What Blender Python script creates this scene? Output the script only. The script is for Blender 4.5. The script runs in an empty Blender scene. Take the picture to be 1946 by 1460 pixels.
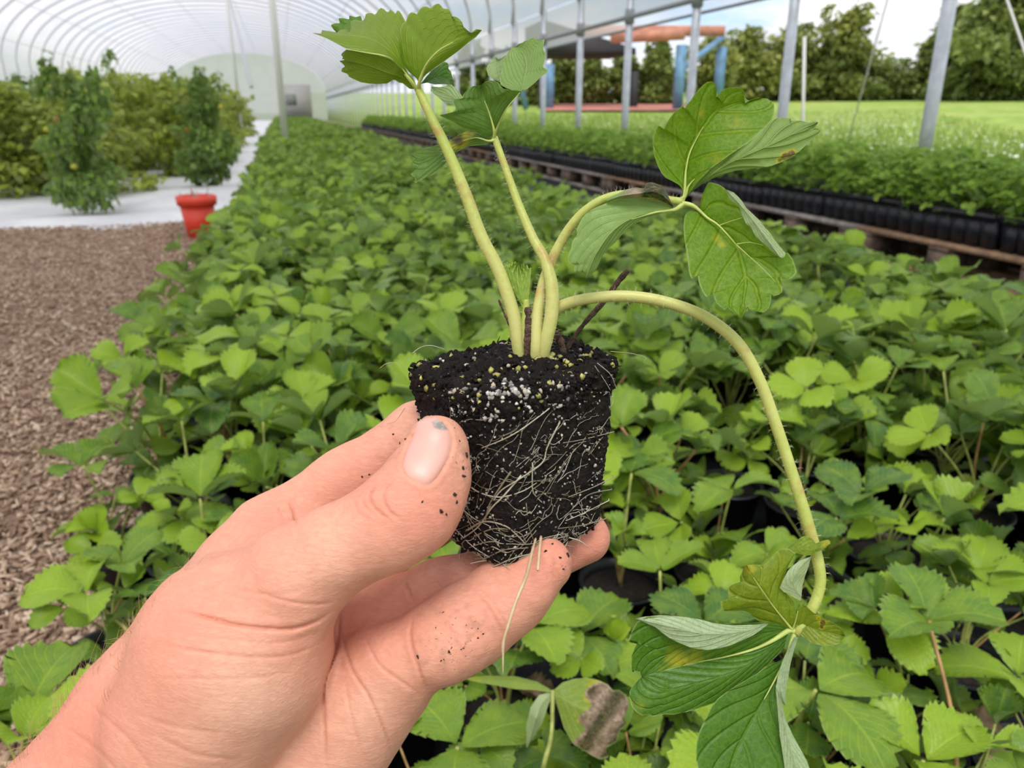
import bpy, bmesh, math, random
import numpy as np
from mathutils import Vector, Matrix

random.seed(7)
RNG = np.random.default_rng(7)
SC = bpy.context.scene
COL = SC.collection

# ------------------------------------------------------------------ camera
FPX = 1462.0                      # focal length in pixels of the 1946 x 1460 frame
CAM_H = 0.65
PITCH, YAW = math.radians(19.58), math.radians(15.93)
_cp, _sp = math.cos(PITCH), math.sin(PITCH)
F = np.array([math.sin(YAW) * _cp, math.cos(YAW) * _cp, -_sp])
R = np.array([math.cos(YAW), -math.sin(YAW), 0.0])
U = np.cross(R, F)
CAM = np.array([0.0, 0.0, CAM_H])


def P(x, y, d):
    """world point at distance d (along the view axis) for a point of the photograph"""
    return CAM + d * (F + (x - 973.0) / FPX * R + (730.0 - y) / FPX * U)


def c2w(p):
    p = np.asarray(p, float)
    return CAM + p[:, 0:1] * R + p[:, 1:2] * U + p[:, 2:3] * F


def cs(x, y, d):
    return np.array([(x - 973.0) / FPX * d, (730.0 - y) / FPX * d, d])


cam_data = bpy.data.cameras.new('camera')
cam = bpy.data.objects.new('camera', cam_data)
COL.objects.link(cam)
m = Matrix(((R[0], U[0], -F[0], 0), (R[1], U[1], -F[1], 0), (R[2], U[2], -F[2], CAM_H), (0, 0, 0, 1)))
cam.matrix_world = m
cam_data.sensor_fit = 'HORIZONTAL'
cam_data.sensor_width = 36.0
cam_data.lens = FPX / 1946.0 * 36.0
cam_data.clip_start = 0.01
cam_data.clip_end = 400
cam_data.dof.use_dof = True
cam_data.dof.focus_distance = 0.245
cam_data.dof.aperture_fstop = cam_data.lens / 1.3
SC.camera = cam


# ------------------------------------------------------------------ objects
def tag(o, label=None, cat=None, group=None, kind=None):
    if label: o['label'] = label
    if cat: o['category'] = cat
    if group: o['group'] = group
    if kind: o['kind'] = kind
    return o


def empty(name, loc=(0, 0, 0), rz=0.0, parent=None):
    o = bpy.data.objects.new(name, None)
    o.empty_display_size = 0.05
    COL.objects.link(o)
    o.location = loc
    o.rotation_euler = (0, 0, rz)
    if parent: o.parent = parent
    return o


def link(name, me, parent=None, mat=None, loc=None):
    o = bpy.data.objects.new(name, me)
    COL.objects.link(o)
    if mat is not None and len(me.materials) == 0:
        me.materials.append(mat)
    if parent is not None:
        o.parent = parent
        # geometry given in world coordinates: undo the parent's own location
        if loc is None:
            q = parent
            M = Matrix.Identity(4)
            chain = []
            while q is not None:
                chain.append(q)
                q = q.parent
            for q in reversed(chain):
                M = M @ q.matrix_parent_inverse @ q.matrix_basis
            o.matrix_parent_inverse = M.inverted()
    if loc is not None:
        o.location = loc
    return o


def mesh(name, verts, faces, uv=None, smooth=True, attrs=None):
    """verts (n,3), faces: (m,4)/(m,3) array or list of tuples, uv per vertex"""
    me = bpy.data.meshes.new(name)
    verts = np.asarray(verts, np.float32)
    if isinstance(faces, np.ndarray):
        k = faces.shape[1]
        flat = faces.astype(np.int32).ravel()
        starts = np.arange(0, len(flat), k, dtype=np.int32)
        tot = np.full(len(faces), k, np.int32)
    else:
        tot = np.array([len(f) for f in faces], np.int32)
        starts = np.concatenate([[0], np.cumsum(tot)[:-1]]).astype(np.int32)
        flat = np.array([i for f in faces for i in f], np.int32)
    me.vertices.add(len(verts))
    me.vertices.foreach_set('co', verts.ravel())
    me.loops.add(len(flat))
    me.loops.foreach_set('vertex_index', flat)
    me.polygons.add(len(tot))
    me.polygons.foreach_set('loop_start', starts)
    me.polygons.foreach_set('loop_total', tot)
    if smooth:
        me.polygons.foreach_set('use_smooth', np.ones(len(tot), bool))
    if uv is not None:
        l = me.uv_layers.new(name='UVMap')
        l.data.foreach_set('uv', np.asarray(uv, np.float32)[flat].ravel())
    if attrs:
        for k_, v in attrs.items():
            a = me.attributes.new(k_, 'FLOAT', 'POINT')
            a.data.foreach_set('value', np.asarray(v, np.float32))
    me.update(calc_edges=True)
    me.validate()
    return me


class MB:
    """collects pieces (vertices, faces, uv) for ONE mesh"""
    def __init__(self):
        self.v, self.f, self.uv, self.n = [], [], [], 0

    def add(self, v, f, uv=None):
        v = np.asarray(v, float)
        self.v.append(v)
        self.f += [tuple(int(i) + self.n for i in q) for q in f]
        self.uv.append(np.zeros((len(v), 2)) if uv is None else np.asarray(uv, float))
        self.n += len(v)
        return self

    def box(self, lo, hi, M=None):
        x0, y0, z0 = lo; x1, y1, z1 = hi
        v = np.array([(x0, y0, z0), (x1, y0, z0), (x1, y1, z0), (x0, y1, z0), (x0, y0, z1), (x1, y0, z1), (x1, y1, z1), (x0, y1, z1)], float)
        if M is not None: v = np.array([tuple(M @ Vector(q)) for q in v])
        return self.add(v, [(0, 3, 2, 1), (4, 5, 6, 7), (0, 1, 5, 4), (1, 2, 6, 5), (2, 3, 7, 6), (3, 0, 4, 7)])

    def tube(self, pts, rad, k=8, cap=True):
        v, f, uv = tube(pts, rad, k, cap)
        return self.add(v, f, uv)

    def mesh(self, name, smooth=True):
        return mesh(name, np.concatenate(self.v), self.f, np.concatenate(self.uv), smooth)

    def build(self, name, mat, parent=None, smooth=True, loc=None):
        return link(name, self.mesh(name, smooth), parent, mat, loc)


def catmull(pts, n):
    p = np.asarray(pts, float)
    if len(p) == 2:
        t = np.linspace(0, 1, n)[:, None]
        return p[0] * (1 - t) + p[1] * t
    q = np.vstack([2 * p[0] - p[1], p, 2 * p[-1] - p[-2]])
    seg = np.linalg.norm(np.diff(p, axis=0), axis=1)
    s = np.concatenate([[0], np.cumsum(seg)])
    u = np.linspace(0, s[-1], n)
    i = np.clip(np.searchsorted(s, u, side='right') - 1, 0, len(p) - 2)
    t = ((u - s[i]) / np.maximum(seg[i], 1e-9))[:, None]
    a, b, c, d = q[i], q[i + 1], q[i + 2], q[i + 3]
    return 0.5 * ((2 * b) + (-a + c) * t + (2 * a - 5 * b + 4 * c - d) * t ** 2 + (-a + 3 * b - 3 * c + d) * t ** 3)


def lin(pts, n):
    p = np.asarray(pts, float)
    seg = np.linalg.norm(np.diff(p[:, :2], axis=0), axis=1)
    s = np.concatenate([[0], np.cumsum(seg)])
    u = np.linspace(0, s[-1], n)
    return np.stack([np.interp(u, s, p[:, j]) for j in range(p.shape[1])], 1)


def tube(pts, rad, k=8, cap=True):
    p = np.asarray(pts, float)
    n = len(p)
    rad = np.full(n, rad, float) if np.isscalar(rad) else np.asarray(rad, float)
    T = np.gradient(p, axis=0)
    T /= np.linalg.norm(T, axis=1)[:, None] + 1e-12
    a = np.array([0, 0, 1.0]) if abs(T[0][2]) < 0.9 else np.array([1.0, 0, 0])
    N = np.cross(T[0], a); N /= np.linalg.norm(N)
    Ns = []
    for i in range(n):
        N = N - T[i] * np.dot(N, T[i]); N /= np.linalg.norm(N) + 1e-12
        Ns.append(N)
    Ns = np.array(Ns); B = np.cross(T, Ns)
    an = np.arange(k) / k * 2 * math.pi
    v = p[:, None, :] + rad[:, None, None] * (np.cos(an)[None, :, None] * Ns[:, None, :] + np.sin(an)[None, :, None] * B[:, None, :])
    v = v.reshape(-1, 3)
    uv = np.stack([np.repeat(np.linspace(0, 1, n), k), np.tile(an / (2 * math.pi), n)], 1)
    f = []
    for i in range(n - 1):
        for j in range(k):
            j2 = (j + 1) % k
            f.append((i * k + j, i * k + j2, (i + 1) * k + j2, (i + 1) * k + j))
    if cap:
        f.append(tuple(range(k - 1, -1, -1)))
        f.append(tuple((n - 1) * k + j for j in range(k)))
    return v, f, uv


def vnoise(p, seed=0):
    """value noise in -1..1 on (n,3) points"""
    i = np.floor(p).astype(np.int64); fr = p - i
    w = fr * fr * (3 - 2 * fr)

    def h(a):
        x = (a[:, 0] * 73856093) ^ (a[:, 1] * 19349663) ^ (a[:, 2] * 83492791) ^ (seed * 2654435761)
        x = (x ^ (x >> 13)) * 1274126177 & 0xffffffff
        x = (x ^ (x >> 16)) * 2246822519 & 0xffffffff
        return ((x ^ (x >> 15)) & 0xffffff) / float(0xffffff) * 2 - 1
    out = 0
    for dx in (0, 1):
        for dy in (0, 1):
            for dz in (0, 1):
                ww = (w[:, 0] if dx else 1 - w[:, 0]) * (w[:, 1] if dy else 1 - w[:, 1]) * (w[:, 2] if dz else 1 - w[:, 2])
                out = out + ww * h(i + np.array([dx, dy, dz]))
    return out


# ------------------------------------------------------------------ materials
class NT:
    def __init__(self, name):
        self.m = bpy.data.materials.new(name)
        self.m.use_nodes = True
        self.t = self.m.node_tree
        self.t.nodes.clear()
        self.out = self.t.nodes.new('ShaderNodeOutputMaterial')

    def n(self, typ, props=None, **inp):
        nd = self.t.nodes.new('ShaderNode' + typ)
        for k, v in (props or {}).items(): setattr(nd, k, v)
        for k, v in inp.items():
            key = int(k[1:]) if k[0] == 'i' and k[1:].isdigit() else k.replace('_', ' ')
            self.set(nd.inputs[key], v)
        return nd

    def set(self, sock, v):
        if hasattr(v, 'default_value') or isinstance(v, bpy.types.NodeSocket):
            self.t.links.new(v, sock)
        elif isinstance(v, bpy.types.Node):
            self.t.links.new(v.outputs[0], sock)
        else:
            if isinstance(v, tuple) and len(v) == 3 and sock.type == 'RGBA': v = v + (1,)
            sock.default_value = v

    def math(self, op, a, b=0.0, c=0.0, clamp=False):
        nd = self.n('Math', dict(operation=op, use_clamp=clamp), i0=a, i1=b)
        if op in ('MULTIPLY_ADD', 'SMOOTH_MIN'): self.set(nd.inputs[2], c)
        return nd.outputs[0]

    def mix(self, f, a, b, blend='MIX'):
        nd = self.t.nodes.new('ShaderNodeMix')
        nd.data_type = 'RGBA'; nd.blend_type = blend
        self.set(nd.inputs[0], f); self.set(nd.inputs[6], a); self.set(nd.inputs[7], b)
        return nd.outputs[2]

    def ramp(self, f, lo, hi, a=0.0, b=1.0):
        nd = self.n('MapRange', dict(interpolation_type='SMOOTHSTEP'), i0=f, i1=lo, i2=hi, i3=a, i4=b)
        return nd.outputs[0]

    def noise(self, vec, scale, detail=3.0, rough=0.55):
        nd = self.n('TexNoise', None, Scale=scale, Detail=detail, Roughness=rough)
        if vec is not None: self.set(nd.inputs['Vector'], vec)
        return nd.outputs[0]

    def done(self, shader):
        self.t.links.new(shader.outputs[0] if isinstance(shader, bpy.types.Node) else shader, self.out.inputs[0])
        return self.m

    def attr(self, name):
        return self.n('Attribute', dict(attribute_name=name)).outputs['Fac']

    def obj(self): return self.n('TexCoord').outputs['Object']
    def gen(self): return self.n('NewGeometry').outputs['Position']


def simple(name, col, rough=0.6, metal=0.0, var=0.0, scale=30.0, bump=0.0, spec=0.5, coat=0.0):
    t = NT(name)
    vec = t.obj()
    c = col
    if var > 0:
        nz = t.noise(vec, scale, 4)
        dark = tuple(x * (1 - var) for x in col); lite = tuple(min(1, x * (1 + var)) for x in col)
        c = t.mix(t.ramp(nz, 0.3, 0.7), dark, lite)
    b = t.n('BsdfPrincipled', None, Base_Color=c, Roughness=rough, Metallic=metal)
    b.inputs['Specular IOR Level'].default_value = spec
    b.inputs['Coat Weight'].default_value = coat
    if bump > 0:
        bm_ = t.n('Bump', None, Strength=bump, Distance=0.01, Height=t.noise(vec, scale * 2, 4))
        t.set(b.inputs['Normal'], bm_.outputs[0])
    return t.done(b)


def leaf_mat(name, top_a, top_b, under, rand='object', nv=7.0, transl=0.4, rough=0.42, bump=0.35, spots=False, slope=0.42, veinmix=0.5):
    """leaf blade: UV.x runs from base to tip, UV.y across (0.5 is the midrib); the underside is paler"""
    t = NT(name)
    uv = t.n('TexCoord').outputs['UV']
    sx = t.n('SeparateXYZ', None, Vector=uv)
    u, s = sx.outputs[0], t.math('ABSOLUTE', t.math('MULTIPLY_ADD', sx.outputs[1], 2.0, -1.0))
    ph = t.math('MULTIPLY', t.math('SUBTRACT', u, t.math('MULTIPLY', s, slope)), nv)
    if spots: ph = t.attr('vein_phase')
    fr = t.math('FRACT', ph)
    vd = t.math('MINIMUM', fr, t.math('SUBTRACT', 1.0, fr))
    side = t.ramp(vd, 0.02, 0.13, 1.0, 0.0)
    mid = t.ramp(s, 0.015, 0.07, 1.0, 0.0)
    vein = t.math('MAXIMUM', side, mid)
    geo = t.n('NewGeometry')
    if rand == 'object': rnd = t.n('ObjectInfo').outputs['Random']
    elif rand == 'island': rnd = geo.outputs['Random Per Island']
    else: rnd = 0.5
    nz = t.noise(geo.outputs['Position'], 70.0 if rand != 'none' else 90.0, 3)
    base = t.mix(t.math('POWER', rnd, 0.95) if rand != 'none' else rnd, top_a, top_b)
    base = t.mix(t.ramp(nz, 0.3, 0.72), base, t.mix(0.28, base, tuple(min(1, x * k) for x, k in zip(top_b, (1.35, 1.12, 0.9)))))
    fine = t.noise(geo.outputs['Position'], 900.0, 2)
    base = t.mix(t.math('MULTIPLY', t.ramp(fine, 0.35, 0.7), 0.25), base, tuple(x * 0.45 for x in top_a))
    top = t.mix(t.math('MULTIPLY', vein, veinmix), base, t.mix(0.55, base, tuple(min(1, x * k) for x, k in zip(top_b, (1.8, 1.45, 1.8)))))
    und = t.mix(t.math('MULTIPLY', vein, 0.65), under, tuple(min(1, x * k) for x, k in zip(under, (1.5, 1.35, 1.5))))
    und = t.mix(t.math('MULTIPLY', t.ramp(nz, 0.35, 0.7), 0.35), und, tuple(x * 0.75 for x in under))
    col = t.mix(geo.outputs['Backfacing'], top, und)
    if spots:
        sp = t.attr('spot')
        n2 = t.noise(geo.outputs['Position'], 260.0, 4)
        br = t.ramp(t.math('ADD', sp, t.math('MULTIPLY_ADD', n2, 0.7, -0.35)), 0.45, 0.75)
        ye = t.ramp(t.math('ADD', sp, t.math('MULTIPLY_ADD', n2, 0.5, -0.25)), 0.12, 0.5)
        col = t.mix(ye, col, (0.40, 0.37, 0.02))
        col = t.mix(br, col, t.mix(t.ramp(n2, 0.4, 0.65), (0.03, 0.012, 0.008), (0.15, 0.07, 0.035)))
        pt = t.attr('pale')
        col = t.mix(pt, col, (0.42, 0.52, 0.30))
        wt = t.attr('wither')
        wc = t.mix(t.ramp(n2, 0.35, 0.7), (0.21, 0.125, 0.095), (0.44, 0.31, 0.25))
        col = t.mix(t.ramp(wt, 0.1, 0.4), col, wc)
        col = t.mix(t.ramp(wt, 0.6, 0.9), col, t.mix(t.ramp(n2, 0.4, 0.7), (0.022, 0.011, 0.008), (0.10, 0.050, 0.030)))
    if rand == 'none':
        net = t.n('TexVoronoi', dict(feature='DISTANCE_TO_EDGE'), Vector=geo.outputs['Position'], Scale=520.0)
        col = t.mix(t.ramp(net.outputs['Distance'], 0.0, 0.10, 0.30, 0.0), col, tuple(min(1, x * k) for x, k in zip(top_b, (1.7, 1.35, 1.6))))
    col = t.mix(t.ramp(s, 0.955, 1.0, 0.0, 0.55), col, (0.38, 0.50, 0.16))
    b = t.n('BsdfPrincipled', None, Base_Color=col, Roughness=rough)
    b.inputs['Specular IOR Level'].default_value = 0.35
    hgt = t.math('ADD', t.math('MULTIPLY', vd, -0.0), t.math('MULTIPLY', t.math('SUBTRACT', 1.0, vein), 0.6))
    hgt = t.math('ADD', hgt, t.math('MULTIPLY', t.noise(geo.outputs['Position'], 420.0, 2), 0.5))
    bp = t.n('Bump', None, Strength=bump, Distance=0.0012, Height=hgt)
    t.set(b.inputs['Normal'], bp.outputs[0])
    tr = t.n('BsdfTranslucent', None, Color=t.mix(0.5, col, tuple(min(1, x * k) for x, k in zip(top_b, (1.45, 1.4, 0.8)))))
    t.set(tr.inputs['Normal'], bp.outputs[0])
    mx = t.n('MixShader', None, i0=transl, i1=b, i2=tr)
    return t.done(mx)
# ================================================================== light, sky, view
SC.view_settings.view_transform = 'Standard'
SC.view_settings.look = 'None'
SC.view_settings.gamma = 1.0
SC.view_settings.exposure = 0.34
w = bpy.data.worlds.new('sky'); SC.world = w; w.use_nodes = True
wt = w.node_tree; wt.nodes.clear()


def wn(typ, **props):
    nd = wt.nodes.new('ShaderNode' + typ)
    for k, v in props.items(): setattr(nd, k, v)
    return nd


tc = wn('TexCoord'); mp = wn('Mapping'); mp.inputs['Scale'].default_value = (1, 1, 2.6)
wt.links.new(tc.outputs['Generated'], mp.inputs[0])
nz = wn('TexNoise'); nz.inputs['Scale'].default_value = 3.4; nz.inputs['Detail'].default_value = 7; nz.inputs['Roughness'].default_value = .55
mp.inputs['Location'].default_value = (.35, .1, .62)
wt.links.new(mp.outputs[0], nz.inputs['Vector'])
mr = wn('MapRange', interpolation_type='SMOOTHSTEP'); mr.inputs[1].default_value = .32; mr.inputs[2].default_value = .46
wt.links.new(nz.outputs[0], mr.inputs[0])
nz2 = wn('TexNoise'); nz2.inputs['Scale'].default_value = 7; nz2.inputs['Detail'].default_value = 5
wt.links.new(mp.outputs[0], nz2.inputs['Vector'])
mr2 = wn('MapRange'); mr2.inputs[1].default_value = .35; mr2.inputs[2].default_value = .65
wt.links.new(nz2.outputs[0], mr2.inputs[0])
cl = wn('Mix', data_type='RGBA'); cl.inputs[6].default_value = (.74, .76, .82, 1); cl.inputs[7].default_value = (1.12, 1.12, 1.12, 1)
wt.links.new(mr2.outputs[0], cl.inputs[0])
sk = wn('Mix', data_type='RGBA'); sk.inputs[6].default_value = (.50, .70, .96, 1)
wt.links.new(mr.outputs[0], sk.inputs[0]); wt.links.new(cl.outputs[2], sk.inputs[7])
bg = wn('Background'); bg.inputs[1].default_value = 1.0
wt.links.new(sk.outputs[2], bg.inputs[0])
wo = wn('OutputWorld'); wt.links.new(bg.outputs[0], wo.inputs[0])
sd = bpy.data.lights.new('sun', 'SUN'); sd.energy = 2.0; sd.angle = math.radians(30); sd.color = (1, .96, .9)
so = bpy.data.objects.new('sun', sd); COL.objects.link(so)
so.rotation_euler = (math.radians(23), math.radians(-9), 0)      # high, just behind the camera, through thin cloud


def onz(x, y, z):
    d = F + (x - 973) / FPX * R + (730 - y) / FPX * U
    return CAM + d * ((z - CAM[2]) / d[2])


def onx(x, y, X):
    d = F + (x - 973) / FPX * R + (730 - y) / FPX * U
    return CAM + d * (X / d[0])


# ================================================================== ground
def plane(name, x0, x1, y0, y1, z, mat, kind='structure', nx=1, ny=1, amp=0.0, nsc=1.0):
    xs = np.linspace(x0, x1, nx + 1); ys = np.linspace(y0, y1, ny + 1)
    X, Y = np.meshgrid(xs, ys)
    v = np.stack([X.ravel(), Y.ravel(), np.full(X.size, z)], 1)
    if amp: v[:, 2] += amp * vnoise(v * nsc, 9)
    i = (np.arange(ny)[:, None] * (nx + 1) + np.arange(nx)[None]).ravel()
    q = np.stack([i, i + 1, i + nx + 2, i + nx + 1], 1)
    o = link(name, mesh(name, v, q), None, mat)
    o['kind'] = kind
    return o


def ground_mat(name, cols, scale, rough=.9, bump=.6, dist=.02, detail=6):
    t = NT(name)
    p = t.gen()
    n1 = t.noise(p, scale, detail, .6); n2 = t.noise(p, scale * .12, 3)
    c = t.mix(t.ramp(n1, .35, .65), cols[0], cols[1])
    c = t.mix(t.ramp(n2, .35, .7), c, t.mix(.5, c, cols[2]))
    b = t.n('BsdfPrincipled', None, Base_Color=c, Roughness=rough)
    b.inputs['Specular IOR Level'].default_value = .2
    bp = t.n('Bump', None, Strength=bump, Distance=dist, Height=n1)
    t.set(b.inputs['Normal'], bp.outputs[0])
    return t.done(b)


def rise(x, y):
    """the meadow outside climbs gently away from the tunnel"""
    return .024 * np.maximum(0, np.hypot(x, y) - 9) * np.clip((x - 3.3) / 2, 0, 1)


M_EARTH = ground_mat('meadow', ((.15, .25, .03), (.30, .42, .07), (.38, .40, .14)), 2.0)
gnd = plane('ground', -150, 150, -40, 220, -.03, M_EARTH, nx=300, ny=260)
for v_ in gnd.data.vertices: v_.co.z += float(rise(v_.co.x, v_.co.y))
M_CHIPG = ground_mat('chip_bed', ((.22, .14, .10), (.54, .385, .285), (.36, .24, .175)), 60, bump=.9, dist=.02)
plane('path', -7.0, -.22, -6, 5.08, 0.0, M_CHIPG, nx=40, ny=60, amp=.012, nsc=3)
t = NT('ground_cover')
c = t.mix(t.ramp(t.noise(t.gen(), 2.5, 5), .35, .7), (.70, .70, .74), (.86, .86, .88))
b = t.n('BsdfPrincipled', None, Base_Color=c, Roughness=.5)
bp = t.n('Bump', None, Strength=.7, Distance=.03, Height=t.noise(t.gen(), 5.0, 5)); t.set(b.inputs['Normal'], bp.outputs[0])
M_COVER = t.done(b)
cov = plane('ground_cover', -7.0, -.38, 5.0, 58, .012, M_COVER, kind='thing', nx=50, ny=240, amp=.03, nsc=2.2)
tag(cov, 'white plastic ground cover spread between the tomato rows', 'ground cover')
M_FABRIC = ground_mat('weed_fabric', ((.006, .007, .010), (.014, .015, .020), (.02, .02, .022)), 200, rough=.55, bump=.3, dist=.003)
plane('ground_fabric', -.24, 2.52, -1.2, 58, .006, M_FABRIC)
M_ROW = ground_mat('bench_ground', ((.16, .12, .09), (.30, .25, .20), (.2, .2, .12)), 40)
plane('ground_strip', 2.5, 3.3, -2, 58, .003, M_ROW)
def gpt(px, dist):
    d = F + (px - 973) / FPX * R + 520 / FPX * U
    d = np.array([d[0], d[1], 0]); d /= np.linalg.norm(d)
    d = d * dist
    d[2] = rise(d[0], d[1])
    return d


# red running strip far outside
g0 = onz(1035, 238, -.02); g1 = onz(1300, 238, -.02); g2 = onz(1300, 221, -.02); g3 = onz(1035, 221, -.02)
tv = np.array([g0, g1, g2, g3]); tv = np.array([gpt(1035, 34), gpt(1300, 34), gpt(1300, 52), gpt(1035, 52)]); tv[:, 2] += .06
o = link('path', mesh('path', tv, np.array([[0, 1, 2, 3]])), None, simple('red_gravel', (.42, .16, .12), .9, var=.3, scale=1)); o['kind'] = 'structure'

# wood chips lying on the path
rc_ = np.random.default_rng(3)
NC = 60000
yy = .25 + 4.9 * rc_.random(NC) ** 1.35; xx = -.2 - rc_.random(NC) ** 1.1 * (0.35 + .62 * yy)
L_ = rc_.uniform(.003, .011, NC); W_ = L_ * rc_.uniform(.18, .5, NC); T_ = rc_.uniform(.001, .003, NC)
base = np.array([(-1, -1, -1), (1, -1, -1), (1, 1, -1), (-1, 1, -1), (-1, -1, 1), (1, -1, 1), (1, 1, 1), (-1, 1, 1)], float)
bq = np.array([(0, 3, 2, 1), (4, 5, 6, 7), (0, 1, 5, 4), (1, 2, 6, 5), (2, 3, 7, 6), (3, 0, 4, 7)])
rz_, rx_, ry_ = rc_.uniform(0, 6.28, NC), rc_.normal(0, .35, NC), rc_.normal(0, .35, NC)
Bv = base[None] * np.stack([L_, W_, T_], 1)[:, None] * np.where(base[:, 0:1] > 0, [1, .7, 1], [1, 1, 1])[None]


def rot3(v, rx, ry, rz):
    cx, sx = np.cos(rx)[:, None], np.sin(rx)[:, None]
    y, z = v[..., 1] * cx - v[..., 2] * sx, v[..., 1] * sx + v[..., 2] * cx
    x = v[..., 0]
    cy, sy = np.cos(ry)[:, None], np.sin(ry)[:, None]
    x, z = x * cy + z * sy, -x * sy + z * cy
    cz, sz = np.cos(rz)[:, None], np.sin(rz)[:, None]
    return np.stack([x * cz - y * sz, x * sz + y * cz, z], -1)


Bv = rot3(Bv, rx_, ry_, rz_)
Bv[..., 0] += xx[:, None]; Bv[..., 1] += yy[:, None]
gz = .012 * vnoise(np.stack([xx, yy, np.zeros(NC)], 1) * 3, 9)
Bv[..., 2] += (gz + rc_.uniform(.001, .010, NC))[:, None]
fq = (np.arange(NC)[:, None, None] * 8 + bq[None]).reshape(-1, 4)
t = NT('wood_chip')
geo = t.n('NewGeometry')
rp = t.n('ValToRGB'); t.set(rp.inputs[0], geo.outputs['Random Per Island'])
cr = rp.color_ramp
cr.elements[0].color = (.22, .13, .085, 1); cr.elements[1].color = (.82, .66, .50, 1); cr.elements[1].position = 1
for p_, c_ in ((.35, (.44, .295, .20, 1)), (.7, (.60, .43, .30, 1))):
    e_ = cr.elements.new(p_); e_.color = c_
b = t.n('BsdfPrincipled', None, Base_Color=t.mix(t.math('MULTIPLY', t.noise(geo.outputs['Position'], 300.0, 3), .4), rp.outputs[0], (.1, .06, .04)), Roughness=.85)
o = link('wood_chips', mesh('wood_chips', Bv.reshape(-1, 3), fq, smooth=False), None, t.done(b))
tag(o, 'brown wood chips mulching the path', 'wood chips', kind='stuff')

# ================================================================== the polythene tunnel
XR, XL, ZW, ZT = 3.2, -7.0, 1.75, 4.25
XC, AX = (XR + XL) / 2, (XR - XL) / 2
Y0, Y1 = -0.7, 58.0        # film cut short just behind the camera to let daylight reach the hand


def arch(n=28):
    a = np.linspace(0, math.pi, n)
    return [(XC + AX * math.cos(q) , ZW + (ZT - ZW) * math.sin(q) ** .9) for q in a]


def film_mat(name, trans, col, extra=.0):
    t = NT(name)
    n = t.noise(t.gen(), 1.3, 4)
    c = t.mix(t.ramp(n, .35, .7), tuple(x * .93 for x in col), col)
    tl = t.n('BsdfTranslucent', None, Color=c)
    df = t.n('BsdfDiffuse', None, Color=c)
    m1 = t.n('MixShader', None, i0=.16, i1=tl, i2=df)
    tp = t.n('BsdfTransparent', None, Color=(.93, .93, .96, 1))
    m2 = t.n('MixShader', None, i0=trans, i1=m1, i2=tp)
    return t.done(m2)


M_FILM = film_mat('film', .28, (.64, .63, .66))
M_FILM2 = film_mat('film_clear', .52, (.90, .90, .96))


def strip(name, prof, ya, yb, ny, mat):
    ys = np.linspace(ya, yb, ny)
    v = np.array([(x, y, z) for y in ys for x, z in prof]); k = len(prof)
    i = (np.arange(ny - 1)[:, None] * k + np.arange(k - 1)[None]).ravel()
    o = link(name, mesh(name, v, np.stack([i, i + 1, i + k + 1, i + k], 1)), None, mat)
    o['kind'] = 'structure'
    return o


strip('ceiling', [(x, z + .03) for x, z in arch(40)], Y0, Y1, 68, M_FILM)
zc1 = onx(1314, 0, XR)[2]; zc2 = onx(1412, 0, XR)[2]
strip('wall_right', [(XR + .03, ZW + .03), (XR + .035, zc1)], Y0, Y1, 68, M_FILM)
strip('wall_right', [(XR + .06, zc1 + .01), (XR + .10, zc2)], 4.6, Y1, 60, M_FILM2)
strip('wall_left', [(XL - .03, 0), (XL - .03, ZW + .03)], Y0, Y1, 68, M_FILM)
for nm, yy_ in (('wall_back', Y1),):
    b_ = MB()
    pr = [(XR, 0)] + arch(40) + [(XL, 0)]
    b_.add([(x, yy_, z) for x, z in pr], [tuple(range(len(pr)))])
    o = b_.build(nm, film_mat('film_end', .12, (.62, .62, .65)), None, smooth=False); o['kind'] = 'structure'
# doorway in the far end wall
b_ = MB(); b_.box((.1, Y1 - .12, 0), (2.2, Y1 - .06, 2.3))
o = b_.build('door_1', simple('door_grey', (.50, .48, .47), .7)); o['kind'] = 'structure'
b_ = MB(); b_.box((.5, Y1 - .16, 1.0), (1.2, Y1 - .12, 1.7)); q = b_.build('door_panel', simple('door_dark', (.28, .29, .27), .7), o)

M_STEEL = simple('galvanised', (.50, .53, .58), .38, metal=.55, var=.12, scale=14)
M_STEEL2 = simple('galvanised_hoop', (.56, .57, .61), .5, metal=.2)
M_RAIL = simple('hip_rail', (.30, .31, .33), .6)
pf = 3.42; sp = 1.275
hoop_me = None
ordn = ['nearest', 'second', 'third', 'fourth', 'fifth', 'sixth', 'seventh', 'eighth']
b_ = MB(); b_.tube(np.array([(0, 0, -.03), (0, 0, .6), (0, 0, ZW + .05)]), .034, 16)
post_me = b_.mesh('steel_post'); post_me.materials.append(M_STEEL)
b_ = MB(); b_.tube(np.array([(0, 0, -.06), (0, 0, .06)]), .045, 16); clamp_me = b_.mesh('clamp'); clamp_me.materials.append(M_RAIL)
ap = [(x, z) for x, z in arch(44)]
pts = np.array([(x - .03 * math.copysign(1, x - XC) * (z < ZW + .2), 0, z - .005) for x, z in ap] + [(XL + .03, 0, 0)])
v_, f_, u_ = tube(pts, .026, 8)
hoop_me = mesh('tunnel_hoop', v_, f_, u_); hoop_me.materials.append(M_STEEL2)
k0 = -3
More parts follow.
